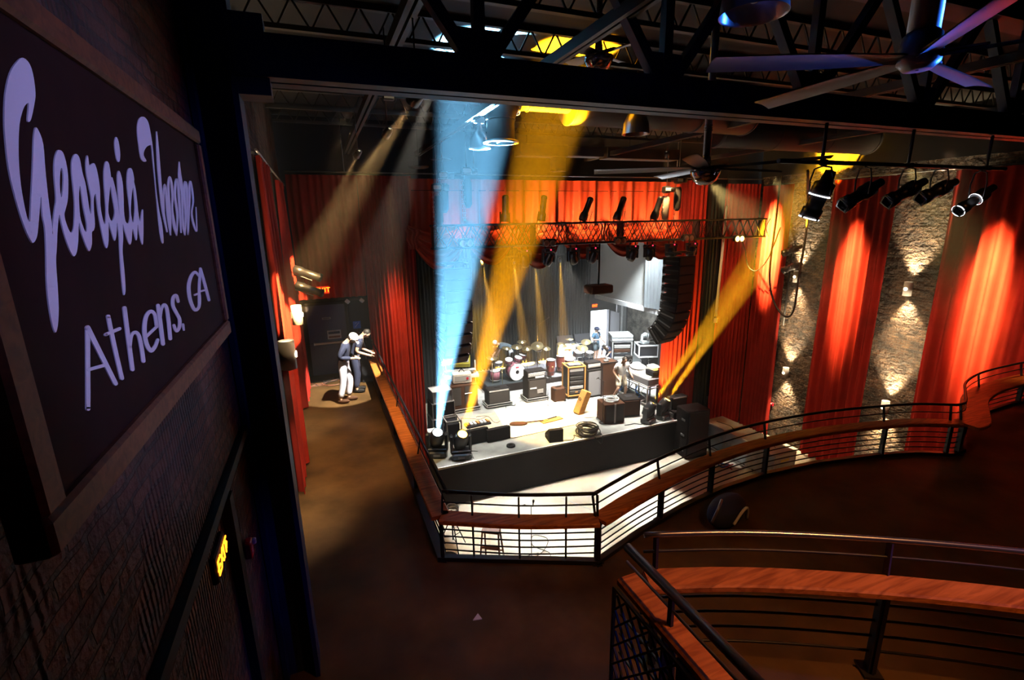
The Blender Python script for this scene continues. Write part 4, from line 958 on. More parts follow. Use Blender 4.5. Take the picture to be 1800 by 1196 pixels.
def person(loc, rz, label, J, top, legs, hair=m_hair, cap=None, sleeve='short', shorts=False, lean=0., nod=0., h=1.0, shoes=m_black, wd=1.):
    """joints in metres, the figure faces -Y; J overrides arms and legs"""
    base = dict(pel=(0, 0, .96), spi=(0, .0, 1.13), che=(0, .0, 1.33), nek=(0, .0, 1.47), hd0=(0, -.015, 1.55), hd1=(0, -.025, 1.66),
        shL=(.18, 0, 1.41), elL=(.25, .03, 1.14), wrL=(.26, -.06, .9), shR=(-.18, 0, 1.41), elR=(-.25, .03, 1.14), wrR=(-.26, -.06, .9),
        hiL=(.09, 0, .9), knL=(.1, -.03, .5), anL=(.1, .02, .09), toL=(.11, -.13, .035), hiR=(-.09, 0, .9), knR=(-.1, -.03, .5), anR=(-.1, .02, .09), toR=(-.11, -.13, .035))
    P = {k: V(v) for k, v in base.items()}
    for k, v in J.items(): P[k] = V(v)
    M = Matrix.Rotation(R(lean), 3, 'X'); o = P['pel'].copy()
    for k in ('spi', 'che', 'nek', 'hd0', 'hd1', 'shL', 'shR', 'elL', 'elR', 'wrL', 'wrR'):
        if k in J and k[:2] in ('el', 'wr'): continue
        f = .6 if k == 'spi' else 1.
        P[k] = o+Matrix.Rotation(R(lean*f), 3, 'X') @ (P[k]-o)
    MN = Matrix.Rotation(R(nod), 3, 'X')
    for k in ('hd0', 'hd1'): P[k] = P['nek']+MN @ (P[k]-P['nek'])
    t = thing('person', label, 'person', loc, rz)
    t.scale = (h*wd, h*wd, h)
    rad = dict(pel=(.135, .11), spi=(.125, .1), che=(.15, .105), nek=.052, hd0=(.07, .078), hd1=(.075, .085), sh=.062, el=.042, wr=.03, hi=.088, kn=.056, an=.04, to=.034)
    names = ['pel', 'spi', 'che', 'nek', 'hd0', 'hd1']; vs = [P[n] for n in names]; rs = [rad[n] for n in names]; es = [(i, i+1) for i in range(5)]
    def ch(chain, start):
        last = start
        for p, r in chain:
            vs.append(p); rs.append(r); es.append((last, len(vs)-1)); last = len(vs)-1
        return last
    for s in 'LR':
        w = ch([(P['sh'+s], rad['sh']), (P['el'+s], rad['el']), (P['wr'+s], rad['wr'])], 2)
        d = (P['wr'+s]-P['el'+s]).normalized(); sg = 1 if s == 'L' else -1; side = d.cross(V((0, 0, 1)) if abs(d.z) < .8 else V((1, 0, 0))).normalized()
        fw = V((0, -1, 0)); fw = (fw-d*fw.dot(d)).normalized()
        pal = ch([(P['wr'+s]+d*.075, (.034, .018))], w)
        for k, L in enumerate((.065, .075, .07, .055)):
            b0 = P['wr'+s]+d*.09+fw*(.024-.016*k); ch([(b0, .0095), (b0+d*L*.55, .009), (b0+d*L*.9+side.cross(d)*0-V((0, 0, .0)), .0075)], pal)
        th = P['wr'+s]+d*.03+fw*.03; ch([(th, .011), (th+d*.03+fw*.02, .01), (th+d*.06+fw*.025, .008)], w)
        ch([(P['hi'+s], rad['hi']), (P['kn'+s], rad['kn']), (P['an'+s], rad['an']), (P['to'+s], rad['to'])], 0)
    mb = skin_mb([tuple(p) for p in vs], es, [r if isinstance(r, tuple) else (r, r) for r in rs], 1)
    hu = (P['hd1']-P['hd0']).normalized(); c = (P['hd0']+P['hd1'])/2; hf = V((0, -1, 0)); hf = (hf-hu*hf.dot(hu)).normalized(); hs = hf.cross(hu)
    HR = Matrix((hs, -hf, hu)).transposed()
    mb.ell(c+hu*.02, (.076, .094, .112), 16, 12, rot=HR).ell(c+hf*.098-hu*.005, (.013, .018, .022), 8, 6, rot=HR).ell(c+hf*.088-hu*.05, (.024, .008, .008), 8, 6, rot=HR)
    for s in (1, -1): mb.ell(c+hs*.078*s, (.012, .02, .03), 8, 6, rot=HR)
    mb.build('body', m_skin, t)
    mb = MB()
    for s in (1, -1): mb.ell(c+hf*.09+hs*.03*s+hu*.025, .011, 8, 6)
    mb.build('eyes', m_hair, t)
    if cap:
        mb = MB(); mb.ell(c+hu*.055-hf*.004, (.097, .118, .106), 16, 10, rot=HR); mb.build('cap', cap, t)
        MB().box(c+hu*.055+hf*.125, (.13, .1, .012), rot=HR).build('cap_brim', cap, t)
    if hair:
        MB().ell(c+hu*(.015 if cap else .045)-hf*(.02 if cap else .016), (.083, .09, .09 if cap else .1), 14, 10, rot=HR).build('hair', hair, t)
    # clothes
    def sub(chs, extra):
        v2, e2, r2 = [], [], []
        for chn in chs:
            last = None
            for key, r in chn:
                if key == '^': last = 0; continue
                v2.append(tuple(P[key] if isinstance(key, str) else key)); r2.append(r)
                if last is not None: e2.append((last, len(v2)-1))
                last = len(v2)-1
        return skin_mb(v2, e2, [r if isinstance(r, tuple) else (r, r) for r in r2], 1)
    def mixp(a, b, f): return P[a]+(P[b]-P[a])*f
    q = P['pel']-(P['che']-P['pel']).normalized()*.13
    arm = lambda s: [('^', 0), (P['sh'+s], .08), (mixp('sh'+s, 'el'+s, .7), .068)]+([(P['el'+s], .06), (mixp('el'+s, 'wr'+s, .85), .045)] if sleeve == 'long' else [])
    v2 = [P['che'], P['nek']-(P['nek']-P['che'])*.25]; 
    sub([[(P['che'], (.165, .122)), (mixp('che', 'nek', .7), (.085, .075))], [('^', 0), (P['spi'], (.15, .122)), (P['pel'], (.158, .132)), (q, (.16, .135))], arm('L'), arm('R')], 0).build('jacket' if sleeve == 'long' else 'shirt', top, t)
    lg = lambda s: [('^', 0), (P['hi'+s], .108)]+([(mixp('hi'+s, 'kn'+s, .95), .098)] if shorts else [(P['kn'+s], .082), (mixp('kn'+s, 'an'+s, .9), .07)])
    sub([[(P['pel'], (.15, .125)), (mixp('pel', 'spi', .85), (.146, .12))], lg('L'), lg('R')], 0).build('shorts' if shorts else 'trousers', legs, t)
    for s in 'LR':
        d = (P['to'+s]-P['an'+s]); d.z = 0; d.normalize(); sd = V((d.y, -d.x, 0))
        MB().ell(P['an'+s]+d*.07+V((0, 0, -.035)), (.05, .14, .055), 12, 8, rot=Matrix((sd, -d, V((0, 0, 1)))).transposed()).build('shoe', shoes, t)
    return t
# man walking on the side walkway, facing right and looking down at his hands
person((.3, 12.3, ZB), R(75), 'person in white cap, navy jacket and pale trousers on the side walkway, head bowed', dict(elL=(.26, .02, 1.15), wrL=(.14, -.24, 1.06), elR=(-.26, .02, 1.15), wrR=(-.1, -.26, 1.08), knL=(.1, -.1, .5), anL=(.1, -.02, .09), toL=(.11, -.17, .035), knR=(-.1, .02, .5), anR=(-.1, .12, .1), toR=(-.11, .0, .035)), m_navycloth, m_paletrous, cap=m_whitecloth, sleeve='long', lean=14, nod=38, shoes=m_brown, h=1.08)
person((.62, 13.0, ZB), R(80), 'person with dark hair and dark clothes bent forward behind the man in the white cap', dict(elL=(.25, -.08, 1.12), wrL=(.16, -.35, 1.0), elR=(-.25, -.08, 1.12), wrR=(-.14, -.35, .98)), m_navycloth, m_navycloth, sleeve='short', lean=22, nod=30, h=1.05)

# ================================================================== STAGE GEAR
def ppm(p): return 850/CF.dot(V(p)-V((0, 0, CH)))
def G(px, py, z=ZS): return at(px, py, z)
def edges(mb, sx, sy, sz, w=.03, c=(0, 0, 0)):
    x0, x1, y0, y1, z0, z1 = c[0]-sx/2, c[0]+sx/2, c[1]-sy/2, c[1]+sy/2, c[2], c[2]+sz; e = .004
    for x in (x0, x1):
        for y in (y0, y1): mb.box((x, y, (z0+z1)/2), (w, w, z1-z0+e))
    for z in (z0, z1):
        for x in (x0, x1): mb.box((x, (y0+y1)/2, z), (w, y1-y0+e, w))
        for y in (y0, y1): mb.box(((x0+x1)/2, y, z), (x1-x0+e, w, w))
    return mb
def caster_base(t, w, d, z=.16):
    b = MB().rbox((0, d/2, .12), (w+.1, d+.1, .05), .01).build('caster_base', m_case, t)
    mb = MB(); edges(mb, w+.12, d+.12, .1, .025, (0, d/2, .08)); mb.build('edge_trim', m_edge, b)
    for x in (-w/2, w/2):
        for y in (.05, d-.05): MB().cyl((x-.02, y, .04), (x+.02, y, .04), .04, n=12).build('caster', m_rubber, b)
def amp(p, w, h, d, label, name='guitar_amplifier', cat='amplifier', body=None, grille=None, base=True, head=0., rz=0., panel=True, top=None, group='amplifiers on stage', piping=True):
    t = thing(name, label, cat, p, rz, group); z = 0
    if base: caster_base(t, w, d); z = .15
    MB().rbox((0, d/2, z+h/2), (w, d, h), .025).build('cabinet', body or m_tolex, t)
    MB().rbox((0, -.004, z+h*(.45 if panel else .5)), (w*.88, .02, h*(.74 if panel else .86)), .01).each('grille', grille or m_grille, t)
    if panel: MB().rbox((0, -.004, z+h*.9), (w*.88, .02, h*.1), .005).build('control_panel', m_panel, t)
    MB().bar((-.12, d/2, z+h+.02), (.12, d/2, z+h+.02), .04, .02).each('handle', m_rubber, t)
    for x in (-w/2+.03, w/2-.03): MB().rbox((x, .02, z+h-.03), (.07, .07, .07), .01).rbox((x, .02, z+.03), (.07, .07, .07), .01).each('corner', m_metal if not piping else m_rubber, t)
    if head:
        zz = z+h; hb = MB().rbox((0, d/2, zz+head/2), (w*.97, d*.75, head), .02).build('head', body or m_tolex, t)
        MB().rbox((0, d*.12, zz+head*.5), (w*.88, .03, head*.5), .005).build('head_panel', m_panel, hb)
        mb = MB()
        for k in range(8): mb.cyl((-w*.34+k*w*.097, d*.1, zz+head*.5), (-w*.34+k*w*.097, d*.1-.02, zz+head*.5), .018, n=8)
        mb.build('knobs', m_white, hb)
    return t
amp(G(878, 716), .95, .62, .5, 'combo amplifier with pale grille on a caster base below the drum riser', top=m_redplastic)
a = amp(G(945, 706), .86, .86, .6, 'tall bass amplifier with pale name strip on a caster base at centre stage', head=.32, panel=False)
MB().rbox((-.2, -.02, .62), (.3, .015, .07), .02).each('port', m_white, a); MB().rbox((.12, -.02, .45), (.28, .015, .18), .03).each('port', m_panel, a)
mb = MB()
for k in range(7): mb.bb(-.08+k*.06, -.04+k*.06, .0, .045, 1.03, 1.09)
mb.build('name_strip', m_white, a)
amp(G(985, 707), .52, .6, .4, 'small brown box amplifier standing between the bass amplifier and the orange rack', base=False, body=m_brown, grille=m_brown, panel=False)
amp(G(1043, 699)+V((.05, 0, 0)), .68, 1.25, .5, 'tall grey-fronted speaker cabinet with a pale-striped head at centre right', body=m_tolex, grille=m_greygrille, base=False, panel=False, head=.3)
# orange rack
p = G(1013, 701); t = thing('equipment_rack', 'orange-trimmed flight case rack with black units at centre stage', 'equipment rack', p, R(-6))
MB().bb(-.36, .36, .03, .6, .16, 1.4).build('case_body', m_case, t)
mb = MB(); edges(mb, .76, .66, 1.26, .05, (0, .32, .15)); mb.build('edge_trim', m_orange, t)
for z, c in ((.3, m_can), (.5, m_edge), (.72, m_can), (.92, m_can), (1.12, m_case), (1.27, m_edge)): MB().rbox((0, .01, z), (.6, .04, .12), .005).build('rack_unit', c, t)
MB().bb(-.06, .06, -.012, -.006, .28, .33).build('badge', m_orange, t)
for x in (-.3, .3):
    for y in (.1, .5): MB().cyl((x-.02, y, .06), (x+.02, y, .06), .06, n=12).build('caster', m_rubber, t)
MB().box((.0, .3, 1.45), (.5, .3, .01)).build('papers', m_rug, t)
p = G(1068, 697); t = thing('gear_crate', 'large dark crate with small items on top beside the grey speaker cabinet', 'crate', p+V((.1, 0, 0))); MB().rbox((0, .4, .75), (.75, .75, 1.5), .02).build('body', m_brown, t); mb = MB(); edges(mb, .76, .76, 1.49, .03, (0, .4, 0)); mb.build('edge_trim', m_case, t); MB().rbox((-.1, .2, 1.54), (.22, .16, .08), .02).rbox((.18, .5, 1.53), (.2, .22, .06), .02).each('top_items', m_metal, t)
# leaning guitar case / plank
p = G(1016, 728); t = thing('guitar_case', 'pale orange guitar case standing tilted on the rug at centre stage', 'guitar case', p, R(10)); MB().rbox((.2, 0, .44), (.3, .34, .98), .03, rot=Matrix.Rotation(R(26), 3, 'Y')).build('shell', m_orange, t); MB().box((.34, 0, .37), (.012, .28, .9), rot=Matrix.Rotation(R(26), 3, 'Y')).build('lid', m_rug, t); MB().torus((.09, 0, .6), .06, .012, 10, 6, axis=(1, 0, 0)).each('handle', m_rubber, t)
# organ and keyboards at stage left
p = G(812, 726); t = thing('organ_speaker', 'big brown organ speaker cabinet on a caster base in the amber beam', 'speaker cabinet', p, R(2)); caster_base(t, 1.45, .7)
MB().rbox((0, .35, .15+.5), (1.4, .7, 1.0), .03).build('cabinet', m_brown, t); MB().rbox((-.3, -.005, .7), (.6, .02, .75), .01).rbox((.4, -.005, .7), (.5, .02, .75), .01).each('grille', m_grille, t); MB().rbox((.3, -.02, .78), (.3, .03, .04), .01).each('handle', m_white, t)
p2 = p+V((.15, .35, 1.17)); t = thing('amplifier_head', 'small amplifier head lit yellow on top of the organ speaker', 'amplifier', p2, R(-8), 'amplifiers on stage'); MB().rbox((0, 0, .2), (.75, .4, .4), .03).build('cabinet', m_rug2, t); MB().rbox((0, -.205, .2), (.62, .02, .22), .01).build('control_panel', m_panel, t); MB().torus((0, 0, .42), .1, .015, 10, 6, axis=(0, 1, 0), arc=math.pi).each('handle', m_rubber, t); MB().cyl((.2, -.215, .2), (.2, -.235, .2), .05, n=12).build('dial', m_redplastic, t)
p = G(795, 712); 
t = thing('keyboard_stand', 'keyboard rig of stacked keyboards on a metal stand behind the organ speaker', 'keyboard rig', p+V((.2, 1.2, 0)), R(-8))
MB().rbox((.55, 0, .85), (1.5, .5, .16), .02).build('organ_body', m_rug2, t)
MB().rbox((.5, -.05, 1.1), (1.35, .34, .09), .02, rot=Matrix.Rotation(R(-12), 3, 'X')).build('keyboard', m_white, t)
kk = MB()
for k in range(24): kk.box((-.1+k*.052, -.19, 1.115), (.028, .12, .03), rot=Matrix.Rotation(R(-12), 3, 'X'))
kk.build('black_keys', m_black, t)
for x in (-.1, 1.2): MB().cyl((x, .15, 0), (x, .15, 1.45), .025, n=8).bar((x, -.2, 1.02), (x, .2, 1.02), .03).cyl((x, -.25, .02), (x, .3, .02), .02, n=8).build('leg', m_alu, t)
t = thing('mixer_case', 'open tilted mixer case lit bright yellow above the keyboards', 'mixer', p+V((.85, 1.35, 1.25)), R(-18)); MB().rbox((0, 0, .18), (.75, .6, .22), .02, rot=Matrix.Rotation(R(25), 3, 'X')).build('case_body', m_yellow, t); MB().box((0, -.06, .31), (.62, .46, .02), rot=Matrix.Rotation(R(25), 3, 'X')).build('panel', m_white, t)  # yellow of the amber light is put into the case body's colour
MB().cyl((-.2, 0, .15), (-.2, .0, -1.25), .02, n=8).cyl((.2, 0, .15), (.2, 0, -1.25), .02, n=8).build('stand', m_steel, t)
p = G(752, 735); 
for k, (z, lab) in enumerate(((0, 'lowest black road case at the left stage edge by the curtain'), (.62, 'middle road case with grey lid at the left stage edge'), (1.2, 'top grey road case of the stack at the left stage edge'))):
    t = thing('road_case', lab, 'road case', (3.55, 16.2, ZS+z), R(4), 'road cases at stage left'); sz = ((.85, .7, .6), (.8, .65, .56), (.7, .6, .4))[k]
    MB().rbox((0, 0, sz[2]/2), sz, .02).build('case_body', m_case if k < 2 else m_casegrey, t); mb = MB(); edges(mb, sz[0], sz[1], sz[2], .03); mb.build('edge_trim', m_edge, t); MB().rbox((0, -sz[1]/2-.01, sz[2]*.6), (.12, .03, .1), .01).each('latch', m_alu, t)
t = thing('cooler', 'small blue water cooler with white top at the left stage edge', 'cooler', (3.0, 15.35, ZS)); MB().rbox((0, 0, .2), (.34, .3, .4), .04).build('body', m_bluep, t); MB().rbox((0, 0, .43), (.36, .32, .08), .02).build('lid', m_white, t)
t = thing('flight_case', 'steel framed case trolley in the blue beam at the left of the stage', 'trolley', (3.75, 15.5, ZS)); mb = MB(); edges(mb, .5, .6, .7, .04); mb.build('frame', m_edge, t); MB().rbox((0, 0, .35), (.42, .52, .5), .02).build('case_body', m_case, t)
# risers
t = thing('drum_riser', 'low black riser under the drum kit', 'riser', (7.5, 20.2, ZS)); MB().rbox((0, 0, .17), (2.5, 2.3, .34), .01).build('platform', m_fascia, t); MB().bb(-1.2, 1.2, -1.1, 1.1, .34, .352).build('carpet', m_drape, t)
t = thing('percussion_riser', 'low riser with grey carpet under the percussion', 'riser', (10.45, 20.7, ZS)); MB().rbox((0, 0, .12), (3.2, 2.8, .24), .01).build('platform', m_fascia, t); MB().bb(-1.55, 1.55, -1.35, 1.35, .24, .252).build('carpet', m_greygrille, t)
def drum(t, c, r, h, axis=(0, 0, 1), shell=m_drum, nm='drum', head=m_whiteh, lugs=8):
    d = V(axis).normalized(); a, b, _ = frame(d); c = V(c)
    s = MB().lathe([(r*.97, 0), (r, .0), (r, h), (r*.97, h)], c, d, 24).build(nm, shell, t)
    MB().lathe([(r*.97, h+.002), (.002, h+.004)], c, d, 24).lathe([(.002, -.002), (r*.97, -.002)], c, d, 24).build('head', head, s)
    MB().lathe([(r*1.0, h-.02), (r*1.05, h-.02), (r*1.05, h+.012), (r*.99, h+.012)], c, d, 24).lathe([(r*1.0, .02), (r*1.05, .02), (r*1.05, -.012), (r*.99, -.012)], c, d, 24).build('rim', m_alu, s)
    mb = MB()
    for k in range(lugs):
        q = 2*math.pi*k/lugs; o = c+a*r*1.03*math.cos(q)+b*r*1.03*math.sin(q); mb.cyl(o+d*.01, o+d*(h-.01), .007, n=5)
    mb.build('lug', m_chrome, s); return s
def cymbal(t, c, r, tilt=(0, 0), stand=None):
    rot = Euler((R(tilt[0]), R(tilt[1]), 0)).to_matrix(); ax = rot @ V((0, 0, 1))
    o = MB().lathe([(.002, .035), (.03, .033), (.045, .015), (r, -.02), (r, -.024), (.045, .009), (.002, .025)], c, ax, 24).build('cymbal', m_brass, t)
    z0 = stand if stand is not None else 0
    c = V(c); mb = MB().cyl((c.x, c.y, z0+.02), c+V((0, 0, .05)), .012, n=6)
    for k in range(3):
        q = 2.1*k+.4; mb.cyl((c.x, c.y, z0+.3), (c.x+.25*math.cos(q), c.y+.25*math.sin(q), z0+.01), .009, n=6)
    mb.build('stand', m_chrome, o)
DR = V((7.5, 20.05, ZS+.352)); t = thing('drum_kit', 'drum kit with white bass drum head on the black riser', 'drum kit', DR, R(8))
s = drum(t, (.2, -.75, .4), .39, .42, (0, 1, 0), m_drum, 'bass_drum')
MB().lathe([(.385, -.014), (.3, -.016), (.002, -.016)], (.2, -.75, .4), (0, 1, 0), 24).build('front_head', m_whiteh, s); MB().lathe([(.09, -.02), (.002, -.021)], (.2, -.75, .4), (0, 1, 0), 16).build('head_port', m_black, s)
MB().box((.2, -.772, .62), (.16, .004, .06)).build('head_badge', m_redplastic, s)
drum(t, (-.05, -.42, .78), .17, .2, (-.1, -.35, 1), m_drum, 'tom'); drum(t, (.42, -.4, .8), .17, .2, (.1, -.35, 1), m_drum, 'tom'); drum(t, (.8, -.15, .8), .18, .22, (.15, -.25, 1), m_drum, 'tom')
drum(t, (-.72, -.35, .1), .22, .42, (0, 0, 1), m_drum, 'floor_tom'); drum(t, (-.3, .1, .6), .18, .14, (0, -.1, 1), m_alu, 'snare_drum'); drum(t, (.75, .25, .1), .22, .42, (0, 0, 1), m_drum, 'floor_tom')
for x, y, z, r, tx, ty in ((-.85, -.3, 1.12, .24, 8, 6), (-.45, .2, .95, .18, 0, 0), (.15, .1, 1.35, .22, 10, 4), (.6, -.05, 1.38, .26, 12, -6), (1.0, -.3, 1.3, .24, 10, -10), (1.05, .25, 1.5, .22, 8, -8)): cymbal(t, (x, y, z), r, (tx, ty))
MB().cyl((-.5, .55, .0), (-.5, .55, .45), .03, n=8).lathe([(.0, .45), (.17, .45), (.18, .5), (.14, .54), (.0, .55)], (-.5, .55, 0), n=16).build('stool', m_tolex, t)
MB().cyl((-.95, -.55, 0), (-.95, -.55, .95), .014, n=6).cyl((-.6, -.8, 0), (-.6, -.8, .6), .014, n=6).cyl((-.72, -.9, .6), (-.5, -.7, .62), .014, n=6).build('microphone_stand', m_brass, t)
# percussion
PR = ZS+.252
for k, (px, py) in enumerate(((968, 631), (985, 624), (1001, 631))):
    p = at(px, py, PR+.9); t = thing('conga', ['leftmost red conga drum with white head on the percussion riser', 'middle red conga drum set slightly behind the other two', 'rightmost red conga drum, beside the shallow timbale'][k], 'conga drum', (p.x, p.y, PR), 0, 'conga drums')
    s = MB().lathe([(.14, .12), (.17, .3), (.21, .6), (.2, .8), (.2, .86), (.19, .86)], (0, 0, 0), n=22).build('shell', m_conga, t); MB().lathe([(.2, .865), (.18, .885), (.002, .89)], (0, 0, 0), n=22).build('head', m_whiteh, t); MB().torus((0, 0, .84), .212, .012, 22, 6).torus((0, 0, .3), .18, .01, 22, 6).each('hoop', m_chrome, t)
    mb = MB()
    for q in range(3): mb.cyl((.14*math.cos(q*2.1), .14*math.sin(q*2.1), .3), (.26*math.cos(q*2.1), .26*math.sin(q*2.1), .0), .012, n=6)
    mb.build('leg', m_chrome, t); MB().ell((0, -.2, .55), (.04, .02, .05), 8, 6).build('badge', m_brass, t)
for k, (px, py, r, h) in enumerate(((1017, 620, .26, .2), (946, 611, .17, .2), (1036, 612, .2, .2))):
    p = at(px, py, PR+1.0); t = thing('timbale', ['wide shallow timbale with white head right of the congas', 'small red-banded drum on a stand behind the bass amplifier', 'timbale on a stand in front of the man in the blue shirt'][k], 'drum', (p.x, p.y, PR if k < 2 else ZS), 0, 'drums on stands')
    drum(t, (0, 0, .85), r, h, (0, -.12, 1), m_alu if k != 1 else m_conga, 'shell'); mb = MB().cyl((0, 0, .3), (0, 0, .86), .02, n=8)
    for q in range(3): mb.cyl((0, 0, .5), (.3*math.cos(q*2.1), .3*math.sin(q*2.1), 0), .012, n=6)
    mb.build('stand', m_chrome, t)
for k, (px, py, zz, r, tl_, lab) in enumerate(((944, 608, 1.45, .3, (25, -18), 'large tilted cymbal left of the microphone boom'), (988, 606, 1.35, .24, (20, 8), 'cymbal above the middle conga'), (1001, 596, 1.6, .2, (0, 0), 'small level splash cymbal high behind the congas'), (1010, 640, .9, .26, (12, 10), 'low cymbal below the wide timbale'), (1024, 612, 1.4, .26, (22, -6), 'cymbal right of the timbale'), (1030, 601, 1.5, .24, (18, -14), 'cymbal beside the man in the blue shirt'), (1012, 606, 1.45, .2, (10, 10), 'cymbal above the white-fronted cases'), (960, 612, 1.35, .22, (16, 4), 'cymbal over the leftmost conga'))):
    p = at(px, py, PR+zz); t = thing('cymbal_stand', lab, 'cymbal', (p.x, p.y, PR if p.x < 12. else ZS), 0, 'percussion cymbals'); cymbal(t, (0, 0, zz+(0 if p.x < 12. else .25)), r, tl_, 0)
def mic_stand(p, h, label, boom=None, group='microphone stands', tripod=True):
    t = thing('microphone_stand', label, 'microphone stand', p, 0, group); MB().cyl((0, 0, .03), (0, 0, h), .011, n=8).build('pole', m_steel, t)
    if tripod:
        mb = MB()
        for q in range(3): mb.cyl((0, 0, .14), (.3*math.cos(q*2.1+.5), .3*math.sin(q*2.1+.5), .01), .01, n=6)
        mb.build('leg', m_steel, t)
    else: MB().lathe([(.14, 0), (.14, .015), (.03, .04), (.011, .05)], (0, 0, 0), n=20).build('foot', m_steel, t)
    top = V((0, 0, h))
    if boom: MB().cyl(top-V(boom)*.25, top+V(boom), .009, n=6).build('boom', m_steel, t); top = top+V(boom)
    dd = V((.0, -.1, .06)).normalized(); MB().lathe([(.01, -.1), (.014, 0), (.018, .02), (.026, .05), (.022, .08), (.005, .09)], top, dd, 10).build('microphone', m_can, t); return t
mic_stand(at(945, 640, PR), 2.0, 'tall microphone stand with a high angled boom behind the drums', (.62, 0, .35))
mic_stand(at(1010, 625, ZS), 2.1, 'microphone stand rising over the percussion cases', (.3, 0, .02))
mic_stand(G(963, 718), 1.75, 'straight microphone stand at centre stage in front of the brown box', None)
mic_stand(G(1059, 744), 1.65, 'microphone stand with round foot right of the guitar case', (-.22, .05, .12), tripod=False)
mic_stand(G(828, 800), 1.0, 'short tripod microphone stand at the front left of the stage', None)
mic_stand(G(775, 745), 1.3, 'microphone stand before the organ speaker', (-.2, 0, .2))
# percussion cases behind
for k, (px, py, w, lab, m) in enumerate(((982, 618, .9, 'open road case with colourful stickers behind the congas', m_white), (1008, 612, .9, 'open road case with dark lid right of the stickered case', m_case))):
    p = at(px, py+12, ZS); t = thing('road_case', lab, 'road case', (p.x, min(p.y, 22.0), ZS), R(-8), 'road cases behind the percussion'); MB().rbox((0, 0, .5), (w, .5, 1.0), .02).build('case_body', m, t); mb = MB(); edges(mb, w, .5, 1.0, .035); mb.build('edge_trim', m_edge, t); MB().box((0, .2, 1.2), (w, .04, .45), rot=Matrix.Rotation(R(-30), 3, 'X')).build('lid', m_case, t)
    if k == 0: MB().bb(-.35, .05, -.262, -.25, .6, .72).bb(.1, .3, -.262, -.25, .5, .62).each('sticker', m_bluep, t); MB().bb(-.2, .2, -.266, -.25, .72, .8).each('sticker', m_redplastic, t)
# stage right: rack towers, cases
p = G(1092, 652); t = thing('equipment_rack', 'tall open rack with stacked case lids on top at stage right', 'equipment rack', p, R(-20)); mb = MB(); edges(mb, .95, .8, 1.5, .06, (0, .4, 0)); mb.build('edge_trim', m_edge, t); MB().bb(-.44, .44, .05, .78, .04, 1.48).build('case_body', m_case, t)
for k in range(6): MB().rbox((0, .0, .25+k*.2), (.8, .05, .16), .008).build('rack_unit', [m_can, m_brown, m_panel][k % 3], t)
MB().bb(-.1, .1, -.035, -.025, .2, .24).bb(-.12, -.06, -.035, -.025, .0, .18).build('rack_lights', e_ledr, t)
for k in range(2): MB().rbox((0, .4, 1.6+k*.16), (1.05, .9, .13), .02).build('case_lid', m_casegrey, t)
p = G(1122, 640); t = thing('road_case', 'white road case raised on a stand at stage right', 'road case', (14.35, 18.6, ZS), R(-20), 'cases at stage right'); MB().rbox((0, .3, 1.15), (.9, .7, .55), .02).build('case_body', m_case, t); mb = MB(); edges(mb, .92, .72, .56, .06, (0, .3, .87)); mb.build('edge_trim', m_white, t); mb = MB().bar((-.4, .0, 0), (.4, .6, .87), .04).bar((.4, .0, 0), (-.4, .6, .87), .04).bar((-.4, .6, 0), (.4, .0, .87), .04).build('stand', m_steel, t)
for k, (x, y, z) in enumerate(((14.35, 18.9, 1.46), (15.4, 19.8, 1.46))):
    t = thing('moving_head_lamp', ['spare pale moving head lamp on top of the white road case', 'second spare moving head lamp on the dark stack case behind the white road case'][k], 'moving head', (x, y, ZS+z), R(20*k), 'spare moving heads'); MB().rbox((0, 0, .07), (.36, .3, .14), .02).build('base', m_casegrey, t); MB().rbox((-.17, 0, .3), (.05, .14, .36), .02).rbox((.17, 0, .3), (.05, .14, .36), .02).build('yoke', m_white, t); MB().ell((0, 0, .4), (.13, .15, .16), 14, 10).build('head', m_casegrey, t)
t = thing('road_case', 'dark stack case under the spare moving head at stage right', 'road case', (15.4, 19.8, ZS), 0, 'cases at stage right'); MB().rbox((0, 0, .73), (.6, .6, 1.46), .02).build('case_body', m_case, t); mb = MB(); edges(mb, .6, .6, 1.46, .04); mb.build('edge_trim', m_edge, t)
t = thing('mixing_desk', 'long grey mixing desk on framed legs along the right of the stage', 'mixing desk', (11.95, 16.35, ZS), R(4)); MB().rbox((.0, 0, 1.0), (.8, 2.7, .34), .03).build('desk_case', m_greygrille, t); MB().box((.05, 0, 1.2), (.7, 2.5, .06), rot=Matrix.Rotation(R(-6), 3, 'Y')).build('panel', m_white, t); mb = MB(); edges(mb, .84, 2.74, .1, .035, (0, 0, .78)); mb.build('edge_trim', m_edge, t)
mb = MB()
for y in (-1.3, -.6, .1, .75, 1.3):
    for x in (-.38, .38): mb.bar((x, y, 0), (x, y, .8), .05)
mb.bar((-.38, -1.3, .1), (-.38, 1.3, .1), .05).bar((.38, -1.3, .1), (.38, 1.3, .1), .05); mb.build('frame', m_edge, t)
for k in range(7):
    rn = random.Random(k+9); cc = MB().tube(smooth_path([(-.4, -1.1+k*.35, .75), (-.45+rn.uniform(-.1, .1), -1.0+k*.35, .5), (-.3, -1.1+k*.35+rn.uniform(-.2, .2), .3), (-.42, -.9+k*.35, .12)], 5), .02, 6).build('cable_loom', [m_white, m_bluep, m_gcable][k % 3], t)
